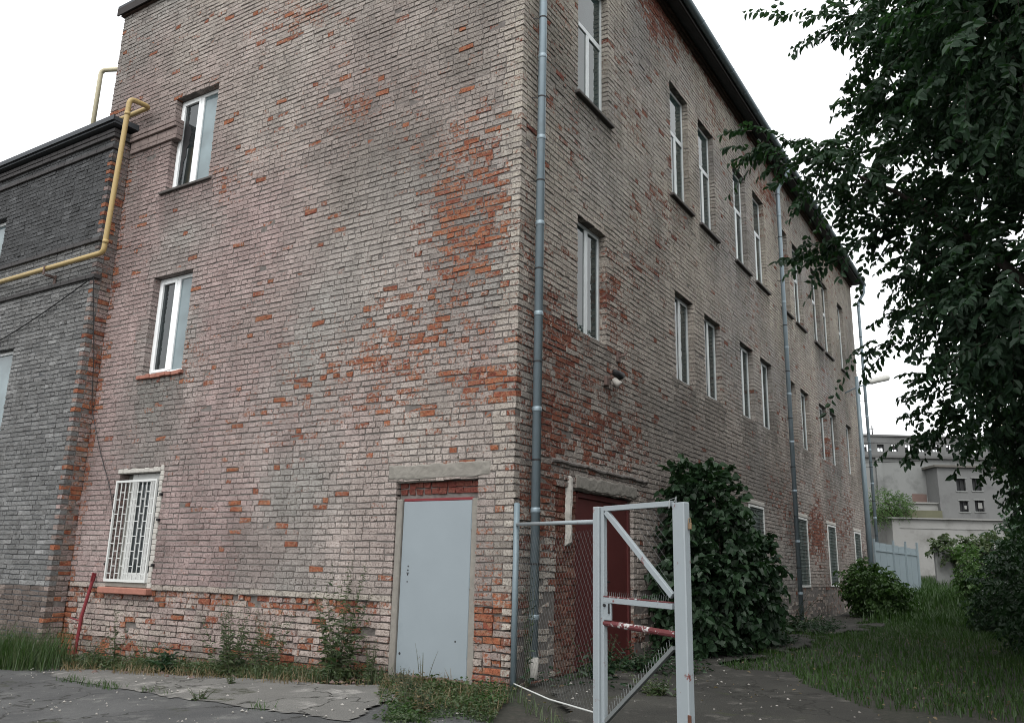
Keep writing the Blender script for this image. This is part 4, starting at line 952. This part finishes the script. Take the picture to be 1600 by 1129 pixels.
# factory
fo = np.array((-32.98813, 52.84433)); fr_ = np.array((.8487389, .5288121)); fn = np.array((.5288121, -.8487389))   # fn points to the camera
def fq(s, z, d=0): q = fo + fr_ * s + fn * d; return (q[0], q[1], z)
def fbox(mb, s0, s1, z0, z1, d0, d1):
    mb.obox(fq((s0 + s1) / 2, (z0 + z1) / 2, (d0 + d1) / 2), (*fr_, 0), (*fn, 0), (0, 0, 1), abs(s1 - s0) / 2, abs(d1 - d0) / 2, abs(z1 - z0) / 2)
fbse = (*(fo + fr_ * 35), 1.3)
fac = thing('factory_building', 'abandoned grey factory with a row of small broken windows under its roof', 'building', fbse)
def wall_open(mb, s0, s1, z0, z1, d0, d1, ops):
    us = sorted({s0, s1, *[x for o in ops for x in o[:2]]}); zs = sorted({z0, z1, *[x for o in ops for x in o[2:]]})
    for i in range(len(us) - 1):
        for j in range(len(zs) - 1):
            cu, cz = (us[i] + us[i + 1]) / 2, (zs[j] + zs[j + 1]) / 2
            if not any(o[0] < cu < o[1] and o[2] < cz < o[3] for o in ops): fbox(mb, us[i], us[i + 1], zs[j], zs[j + 1], d0, d1)
tops = [(26.77 + i * 1.185, 27.36 + i * 1.185, 11.72 + .02 * i, 12.33 + .02 * i) for i in range(13)]
mb = MB(); wall_open(mb, 20, 43.0, 11.45, 13.1, .0, -.35, tops); fbox(mb, 20, 43.2, 13.1, 13.25, .12, -.5)
mb.build('upper_wall', M['bgwall2'], fac, fbse)
for i, o_ in enumerate(tops):
    mb = MB(); t = .07
    fbox(mb, o_[0], o_[0] + t, o_[2], o_[3], -.1, -.2); fbox(mb, o_[1] - t, o_[1], o_[2], o_[3], -.1, -.2); fbox(mb, (o_[0] + o_[1]) / 2 - .03, (o_[0] + o_[1]) / 2 + .03, o_[2], o_[3], -.11, -.19)
    if i % 3 == 1: fbox(mb, o_[0] + t, o_[1] - t, o_[2] + .3, o_[3], -.14, -.16)
    elif i % 3 == 0: fbox(mb, o_[0] + t, (o_[0] + o_[1]) / 2, o_[2], o_[3] - .2, -.14, -.16); 
    else: fbox(mb, o_[0] + t, o_[1] - t, o_[2] + .18, o_[3] - .1, -.14, -.16)
    mb.build('window', M['hole'], fac, fbse)
mb = MB(); fbox(mb, 20, 43.1, 11.25, 11.45, .3, -.4); mb.build('ledge', m_plain('dark_ledge', (.09, .09, .088), .95, .3, 1), fac, fbse)
mb = MB(); fbox(mb, 20, 42.9, 0, 11.25, .0, -.3); 
for s in (24.5, 31.2): fbox(mb, s, s + .5, 0, 11.25, .25, .003)
mb.build('wall', M['bgwall'], fac, fbse)
mb = MB(); fbox(mb, 34.13, 35.36, 7.55, 8.25, .03, .003); mb.build('door', M['rust'], fac, fbse)
# projecting lower block
low_ops = [(36.95, 37.72, 8.4, 9.4), (38.26, 39.03, 8.45, 9.45), (37.04, 37.77, 6.7, 7.58), (38.3, 39.06, 6.75, 7.65)]
mb = MB(); wall_open(mb, 35.45, 41.2, 6.05, 10.3, 2.0, 1.7, low_ops); fbox(mb, 35.45, 35.75, 6.05, 10.3, 1.7, .005); fbox(mb, 40.9, 41.2, 6.05, 10.3, 1.7, .005)
lw = mb.build('lower_block', M['bgwall2'], fac, fbse)
mb = MB(); fbox(mb, 35.15, 41.4, 10.3, 10.48, 2.25, .005); mb.build('block_roof', m_plain('dark_ledge_b', (.09, .085, .075), .95, .3, 1), lw, fbse)
for i, o_ in enumerate(low_ops):
    mb = MB(); fbox(mb, o_[0], o_[1], o_[2], o_[3], 1.76, 1.74); 
    for t in (0, .5, 1): s = o_[0] + (o_[1] - o_[0] - .05) * t; fbox(mb, s, s + .05, o_[2], o_[3], 1.9, 1.765)
    w = mb.build('window', M['hole'], fac, fbse)
    mb = MB(); fbox(mb, o_[0] - .1, o_[1] + .1, o_[2] - .1, o_[2] - .005, 2.06, 2.003); fbox(mb, o_[0] - .1, o_[1] + .1, o_[3] + .005, o_[3] + .1, 2.05, 2.003); mb.build('window_trim', M['bgwall'], w, fbse)
    if i == 3: mb = MB(); fbox(mb, o_[0] + .3, o_[1] - .12, o_[2] + .22, o_[3] - .2, 1.93, 1.92); mb.build('pane', M['bgwhite'], w, fbse)
    if i == 2: mb = MB(); fbox(mb, o_[0] + .42, o_[1] - .12, o_[2] + .22, o_[3] - .38, 1.93, 1.92); mb.build('pane', M['bgwhite'], w, fbse)
mb = MB(); fbox(mb, 32.9, 35.447, 6.75, 7.3, 1.6, .005); fbox(mb, 32.8, 35.447, 7.3, 7.42, 1.75, .005); mb.build('porch_wall', M['bgwhite'], fac, fbse)
mb = MB(); fbox(mb, 30.6, 35.447, 6.05, 6.72, 2.2, .006); mb.build('mossy_parapet', M['moss'], fac, fbse)
mb = MB(); fbox(mb, 30.9, 41.0, 0, 5.95, 3.0, .01); fbox(mb, 30.5, 41.3, 5.95, 6.045, 3.25, .007); fbox(mb, 31.5, 40.6, 5.2, 5.26, 3.05, 3.002); mb.build('base_block', M['bgwhite'], fac, fbse)
mb = MB(); mb.tube([fq(31.2, 13.2, 0), fq(31.2, 14.0, 0)], .05, 6); mb.tube([fq(31.0, 13.7, 0), fq(31.4, 13.7, 0)], .03, 6); mb.build('antenna', M['black'], fac, fbse)
# trees and shrubs far back
def far_tree(label, base, lobes, n, seed, L=.3, W=.2, mat='leaf_tree', name='broadleaf_tree'):
    tree(name, label, base, [base, (base[0], base[1], base[2] + 1.0), (base[0], base[1], lobes[0][2])], lobes, n, 8, .8, L, W, mat, .14, seed=seed)
q = fq(31.0, 3, 2.7); far_tree('pale green bushy young tree rooted on the low roof of the factory', (q[0], q[1], 6.04), [(q[0] + .6, q[1] + .4, 7.1, .85, .6, .8), (q[0] - .7, q[1] - .45, 7.1, .8, .6, 1.0)], 420, 51, .16, .07, 'leaf_light', 'young_tree')
for i, (x, y, z, h, lab) in enumerate(((5.6, 29, 1.2, 4.0, 'dark leafy tree in front of the factory at the right, behind the vine'), (8.2, 31, 1.3, 6.5, 'tall dark tree at far right beyond the shrubs'), (10.5, 27, 1.2, 7.5, 'outermost dark tree at the far right edge of the background'))):
    far_tree(lab, (x, y, z), [(x, y, z + h * .55, h * .36, h * .36, h * .34), (x + .8, y - .8, z + h * .3, h * .3, h * .3, h * .26), (x - .9, y, z + h * .36, h * .24, h * .26, h * .22), (x, y, z + h * .85, h * .22, h * .22, h * .2)], 620, 60 + i, .2, .12)
vz = (3.3, 27.5, 1.2)
shrub('wall_vine', 'green vine draped over the top of the grey concrete wall', vz, [(2.4, 27.2, 2.35, .9, .5, .4), (3.6, 27.9, 2.3, 1.0, .5, .5), (5.0, 28.6, 2.1, 1.2, .5, .6), (4.3, 28.1, 1.6, .7, .4, .6)], 620, .16, .12, 'leaf_weed', seed=71, cat='vine')
shrub('sapling', 'slender light green sapling in the grass beside the grey concrete wall', (3.05, 21.5, .55), [(3.05, 21.5, 1.6, .35, .4, .75), (3.2, 21.6, 1.0, .5, .5, .45)], 260, .12, .07, 'leaf_light', seed=73, nst=5)
shrub('dark_shrub', 'wide dark shrub below the trees on the right of the grass', (5.0, 18.5, .4), [(4.5, 18.8, 1.2, 1.1, 1.2, 1.0), (5.4, 17.4, 1.2, 1.1, 1.3, 1.1), (5.2, 19.8, 1.6, 1.3, 1.5, 1.3)], 1100, .15, .09, 'leaf_bush', seed=75)
shrub('pale_shrub', 'pale green leafy shrub in the grass at the right edge', (4.6, 13.1, .2), [(4.3, 13.3, .62, .75, .9, .5), (5.0, 12.5, .75, .8, .9, .6)], 520, .11, .065, 'leaf_bush', seed=77)
shrub('dark_shrub', 'shaded shrub at the bottom right corner under the big tree', (5.2, 7.8, .1), [(5.0, 8.4, .6, .6, 1.0, .55), (5.6, 7.2, .8, .8, 1.0, .7)], 560, .11, .06, 'leaf_bush', seed=79)

# ------------------------------------------------------------------ grass and weeds
def blades(P, Hh_, W, lean, seed=0):
    g = np.random.default_rng(seed); n = len(P); a = g.uniform(0, 2 * math.pi, n); d = np.stack([np.cos(a), np.sin(a), np.zeros(n)], -1); s = np.stack([-np.sin(a), np.cos(a), np.zeros(n)], -1)
    h = Hh_ * g.uniform(.45, 1.2, n); l = lean * g.uniform(.2, 1.3, n) * h; w = W * g.uniform(.6, 1.3, n)
    up = np.array((0, 0, 1.)); V = np.zeros((n, 6, 3))
    V[:, 0] = P - s * w[:, None]; V[:, 5] = P + s * w[:, None]
    m1 = P + d * (l * .3)[:, None] + up * (h * .55)[:, None]; V[:, 1] = m1 - s * (w * .8)[:, None]; V[:, 4] = m1 + s * (w * .8)[:, None]
    t = P + d * l[:, None] + up * h[:, None]; V[:, 2] = t - s * (w * .12)[:, None]; V[:, 3] = t + s * (w * .12)[:, None]
    F = (np.arange(n)[:, None, None] * 6 + np.array([(0, 1, 4, 5), (1, 2, 3, 4)])[None]).reshape(-1, 4); return V, F
def grass(name, label, fn_keep, box, n, h, w, mat, seed, lean=.5, hvar=None):
    g = np.random.default_rng(seed); x = g.uniform(box[0], box[1], n); y = g.uniform(box[2], box[3], n); k = fn_keep(x, y, g.uniform(0, 1, n)); x, y = x[k], y[k]
    hh = h * (hvar(x, y) if hvar is not None else 1.0); P = np.stack([x, y, hgt(x, y) - .03], -1); V, F = blades(P, hh, w, lean, seed)
    o = leaf_obj(name, V, F, M[mat], None, (0, 0, 0), seed, fbm(x, y, 1.2, 2, seed)); o['kind'] = 'stuff'; return o
grass('grass', '', lambda x, y, r: (y > -.95 + .3 * (fbm(x, y, 1.5, 3, 1) - .5) - .02 * (x + 7.5)) & (r < np.clip((-7.1 - x) * 1.6, 0, 1)), (-13, -7.0, -1.4, -.34), 6500, .55, .004, 'grass', 81, .7, lambda x, y: .3 + 1.2 * fbm(x, y, 1.6, 3, 4))
grass('grass', '', lambda x, y, r: (y > -1.0 + .4 * (fbm(x, y, 1.5, 3, 1) - .5)) & (r < np.clip((-7.0 - x) * 1.2, 0, 1)), (-13, -6.8, -1.4, -.34), 4500, .6, .0035, 'leaf_weed', 181, .8, lambda x, y: .3 + 1.2 * fbm(x, y, 1.9, 3, 14))
grass('grass', '', lambda x, y, r: (r < .9 * (fbm(x, y, 1.6, 3, 5) > .45)), (-7.3, -1.6, -.62, -.03), 3600, .2, .005, 'leaf_weed', 82, .6)
grass('dry_grass', '', lambda x, y, r: (fbm(x, y, 1.2, 3, 15) > .5) & (r < .8), (-7.3, -.6, -.85, -.05), 2600, .16, .005, 'leaf_dry', 83, .8)
def patch_in(x, y, r, p=1.0):
    a = x - (-1.6 + (-.25 - y) * .87); b = (.1 + (-.25 - y) * .55) - x; e = .35 * (fbm(x, y, 2.3, 3, 25) - .5)
    return (y < -.12) & (np.minimum(a, b) > e) & (r < p * np.clip((fbm(x, y, 1.9, 3, 27) - .33) * 4.5, 0, 1))
grass('grass', '', lambda x, y, r: patch_in(x, y, r, .9), (-2, 2.2, -3.2, -.1), 9000, .085, .004, 'grass', 84, .9)
grass('dry_grass', '', lambda x, y, r: patch_in(x, y, r, .9) & (y > -1.5), (-2, 1.6, -1.6, -.1), 3000, .11, .0035, 'leaf_dry', 85, .9)
grass('grass', '', lambda x, y, r: np.abs(y - (-.12 - .99 * (x - .12)) + .12) < .16 * r + .02, (0, 2.6, -2.8, 0), 2600, .12, .005, 'leaf_weed', 86, .7)
def lawn(x, y, r): return (~in_path(x, y)) & (x > .15) & (r < .35 + .9 * fbm(x, y, .6, 3, 44))
grass('grass', '', lawn, (.1, 7.5, 1.0, 14), 42000, .11, .006, 'grass', 87, .7, lambda x, y: .5 + fbm(x, y, .8, 2, 7))
grass('grass', '', lambda x, y, r: (~in_path(x, y)) & (x > .3), (.2, 13, 14, 30), 30000, .3, .014, 'grass', 88, .6, lambda x, y: .5 + fbm(x, y, .7, 2, 9))
grass('grass', '', lambda x, y, r: np.abs(y - edge_a(x) - .02 * np.sin(x * 9)) < .05 + .07 * (fbm(x, y, 1.8, 3, 6) > .5), (-6.6, -1.2, -2.4, -1.2), 5200, .06, .004, 'grass', 89, .8, lambda x, y: .4 + 1.2 * (fbm(x, y, 1.8, 3, 6) > .52))

def cover(name, keep, box, n, L, h, mat, seed):
    g = np.random.default_rng(seed); x = g.uniform(box[0], box[1], n); y = g.uniform(box[2], box[3], n); k = keep(x, y, g.uniform(0, 1, n)); x, y = x[k], y[k]; n = len(x)
    P = np.stack([x, y, hgt(x, y) + h * g.uniform(0, 1, n) ** 1.6 * (.3 + 1.2 * fbm(x, y, 2.2, 2, seed))], -1); a = g.uniform(0, 6.283, n); D = np.stack([np.cos(a), np.sin(a), g.uniform(-.3, .7, n)], -1)
    N = unit(np.array((0, 0, 1.))[None] + g.normal(0, .35, (n, 3))); LL = L * g.uniform(.5, 1.3, n); V, F = leaf_arrays(P, D, N, LL, LL * g.uniform(.35, .7, n), .3, .3)
    o = leaf_obj(name, V, F, M[mat], None, (0, 0, 0), seed, fbm(x, y, 1.2, 2, seed)); o['kind'] = 'stuff'; return o
cover('ground_cover', lambda x, y, r: patch_in(x, y, r), (-2, 2.2, -3.2, -.1), 22000, .04, .08, 'leaf_weed', 181)
cover('ground_cover', lambda x, y, r: patch_in(x, y, r) & (fbm(x, y, 2.1, 3, 61) > .52), (-2, 2.2, -3.2, -.1), 16000, .045, .11, 'grass', 182)
cover('dry_litter', lambda x, y, r: (y > -.75 + .3 * (fbm(x, y, 1.5, 3, 1) - .5)) & (r < .25 + fbm(x, y, 1.8, 3, 71) * .5), (-7.4, .3, -.95, -.05), 5500, .035, .05, 'leaf_dry', 183)
cover('ground_cover', lambda x, y, r: (y > -.6 + .35 * (fbm(x, y, 1.5, 3, 2) - .5)) & (r < np.clip((fbm(x, y, 1.5, 3, 72) - .38) * 4, 0, 1)), (-7.4, -1.7, -.8, -.04), 11000, .045, .16, 'leaf_weed', 184)
cover('ground_cover', lambda x, y, r: (x > .1) & (r < np.clip((fbm(x, y, 1.2, 3, 73) - .42) * 4, 0, 1)) & (x < 1.5 - .02 * y), (.08, 1.4, .3, 12), 9000, .06, .2, 'leaf_bush', 185)
cover('leaf_litter', lambda x, y, r: r < fbm(x, y, .9, 3, 74), (.3, 5, -1.8, 11), 1600, .045, .012, 'leaf_dry', 186)

def gravel(name, box, n, r, mat, seed, keep):
    g = np.random.default_rng(seed); x = g.uniform(box[0], box[1], n); y = g.uniform(box[2], box[3], n); k = keep(x, y); x, y = x[k], y[k]; n = len(x); rr = r * g.uniform(.3, 1.0, n) ** 2
    o6 = np.array([(1, 0, 0), (0, 1, 0), (-1, 0, 0), (0, -1, 0), (0, 0, .7), (0, 0, -.7)]); V = np.stack([x, y, hgt(x, y) + .014], -1)[:, None] + o6[None] * rr[:, None, None] * g.uniform(.6, 1.3, (n, 6, 1))
    F = (np.arange(n)[:, None, None] * 6 + np.array([(0, 1, 4), (1, 2, 4), (2, 3, 4), (3, 0, 4), (1, 0, 5), (2, 1, 5), (3, 2, 5), (0, 3, 5)])[None]).reshape(-1, 3)
    o = link_mesh(name, V.reshape(-1, 3), F, mat); o['kind'] = 'stuff'
gravel('gravel', (-8, 4.5, -4.5, 8), 2600, .022, m_plain('pale_gravel', (.24, .23, .21), .95, .5, 30, bmp=0), 201, lambda x, y: (in_yard(x, y) | in_path(x, y)) & (fbm(x, y, .9, 3, 88) > .47))
gravel('rubble', (-7.3, -1.7, -.9, -.1), 200, .045, M['rust'], 202, lambda x, y: fbm(x, y, 1.1, 3, 89) > .45)

def weed(label, base, n, H, spread, L, W, mat='leaf_weed', seed=0, seedhead=False, nl=14, group='weeds along the foot of the front wall', name='weed'):
    g = np.random.default_rng(seed); base = (base[0], base[1], float(hgt(base[0], base[1])) - .01); th = thing(name, label, 'plant', base, group); mb = MB(); C = []; D = []; LL = []
    for i in range(n):
        a = g.uniform(0, 2 * math.pi); r = spread * g.uniform(.1, 1); h = H * g.uniform(.55, 1.05); p0 = np.array(base) + (math.cos(a) * r * .4, math.sin(a) * r * .25, 0); p1 = p0 + (math.cos(a) * r, math.sin(a) * r * .5, h); mid = (p0 + p1) / 2 + (math.cos(a) * r * -.15, 0, .06 * h)
        pts = [(1 - t) ** 2 * p0 + 2 * t * (1 - t) * mid + t * t * p1 for t in np.linspace(0, 1, 6)]; mb.tube(pts, [.005, .0045, .004, .003, .002, .0012], 4, False)
        for t in np.linspace(.06, .99, nl):
            q = (1 - t) ** 2 * p0 + 2 * t * (1 - t) * mid + t * t * p1; b = g.uniform(0, 6.28); C.append(q); D.append((math.cos(b), math.sin(b), g.uniform(-.2, .9))); LL.append(L * (1.15 - .85 * t) * g.uniform(.6, 1.2))
    mb.build('stems', M['stem'], th, base); C = np.array(C); D = np.array(D); LL = np.array(LL); V, F = leaf_arrays(C, D, unit(np.array((0, 0, 1.))[None] + g.normal(0, .4, C.shape)), LL, LL * W, .3, .3)
    leaf_obj('foliage', V, F, M[mat], th, base, seed); return th
weed('tall thin weed under the barred window', (-6.45, -.32), 7, .95, .22, .10, .35, seed=1)
weed('tall branching green weed left of the steel door', (-2.25, -.28), 22, 1.35, .45, .13, .34, seed=2, nl=26)
weed('bushy feathery weed midway between the window and the steel door', (-4.0, -.35), 26, .92, .5, .11, .28, seed=3, nl=24)
weed('thinner upright weed just right of the bushy feathery one', (-3.45, -.3), 18, .8, .4, .10, .28, seed=4, nl=20)
weed('low dark broad leaved dock plant near the foot of the wall', (-5.15, -.42), 16, .30, .26, .22, .36, 'leaf_bush', seed=5, nl=6)
weed('ragged brownish weed between the tall thin weed and the red stake', (-6.95, -.35), 12, .5, .3, .08, .35, seed=6)
weed('small ragged weed next to the dock plant', (-5.75, -.33), 12, .48, .3, .08, .35, seed=7)
weed('dry branching stalk standing in front of the steel door', (-.95, -.3), 5, .48, .16, .035, .4, 'leaf_dry', seed=8, nl=10)
weed('leafy green weed at the left foot of the steel door', (-1.75, -.25), 10, .5, .2, .08, .3, seed=9)
weed('small weed tuft on the concrete in front of the bushy feathery weed', (-3.2, -1.0), 9, .16, .12, .06, .35, seed=10, nl=7, group='weeds on the paving')
weed('weed tuft in the crack between concrete and asphalt', (-2.6, -1.95), 10, .14, .16, .05, .35, 'grass', seed=11, nl=7, group='weeds on the paving')
weed('thin green climber beside the corner downpipe', (.17, .08), 7, 1.3, .09, .07, .5, 'leaf_bush', seed=12, nl=14, group='weeds by the gate')
weed('leafy weed at the foot of the dark red door jamb', (.6, 1.0), 14, .55, .4, .10, .5, 'leaf_bush', seed=13, group='weeds by the gate')
weed('second leafy weed nearer to the dark red door', (.75, 1.9), 14, .4, .4, .09, .5, 'leaf_bush', seed=14, group='weeds by the gate')
gg = random.Random(9)
for i in range(9):
    weed('small leafy weed in the patch of grass before the steel door', (-1.35 + i * .2 + gg.uniform(-.1, .1), -.35 - .17 * i - gg.random() * .25), 9, .16 + .16 * gg.random(), .16, .06, .4, ('leaf_weed', 'leaf_bush', 'leaf_dry')[i % 3], seed=40 + i, nl=8, group='low weeds in the grass before the steel door')
weed('low ground weed behind the lower gate brace', (1.6, .3), 14, .22, .35, .08, .45, 'leaf_weed', seed=15, group='weeds by the gate')
weed('straggly creeper at the foot of the side wall past the big bush', (.4, 9.6), 22, .9, .6, .09, .6, 'leaf_bush', seed=16, group='weeds by the gate')
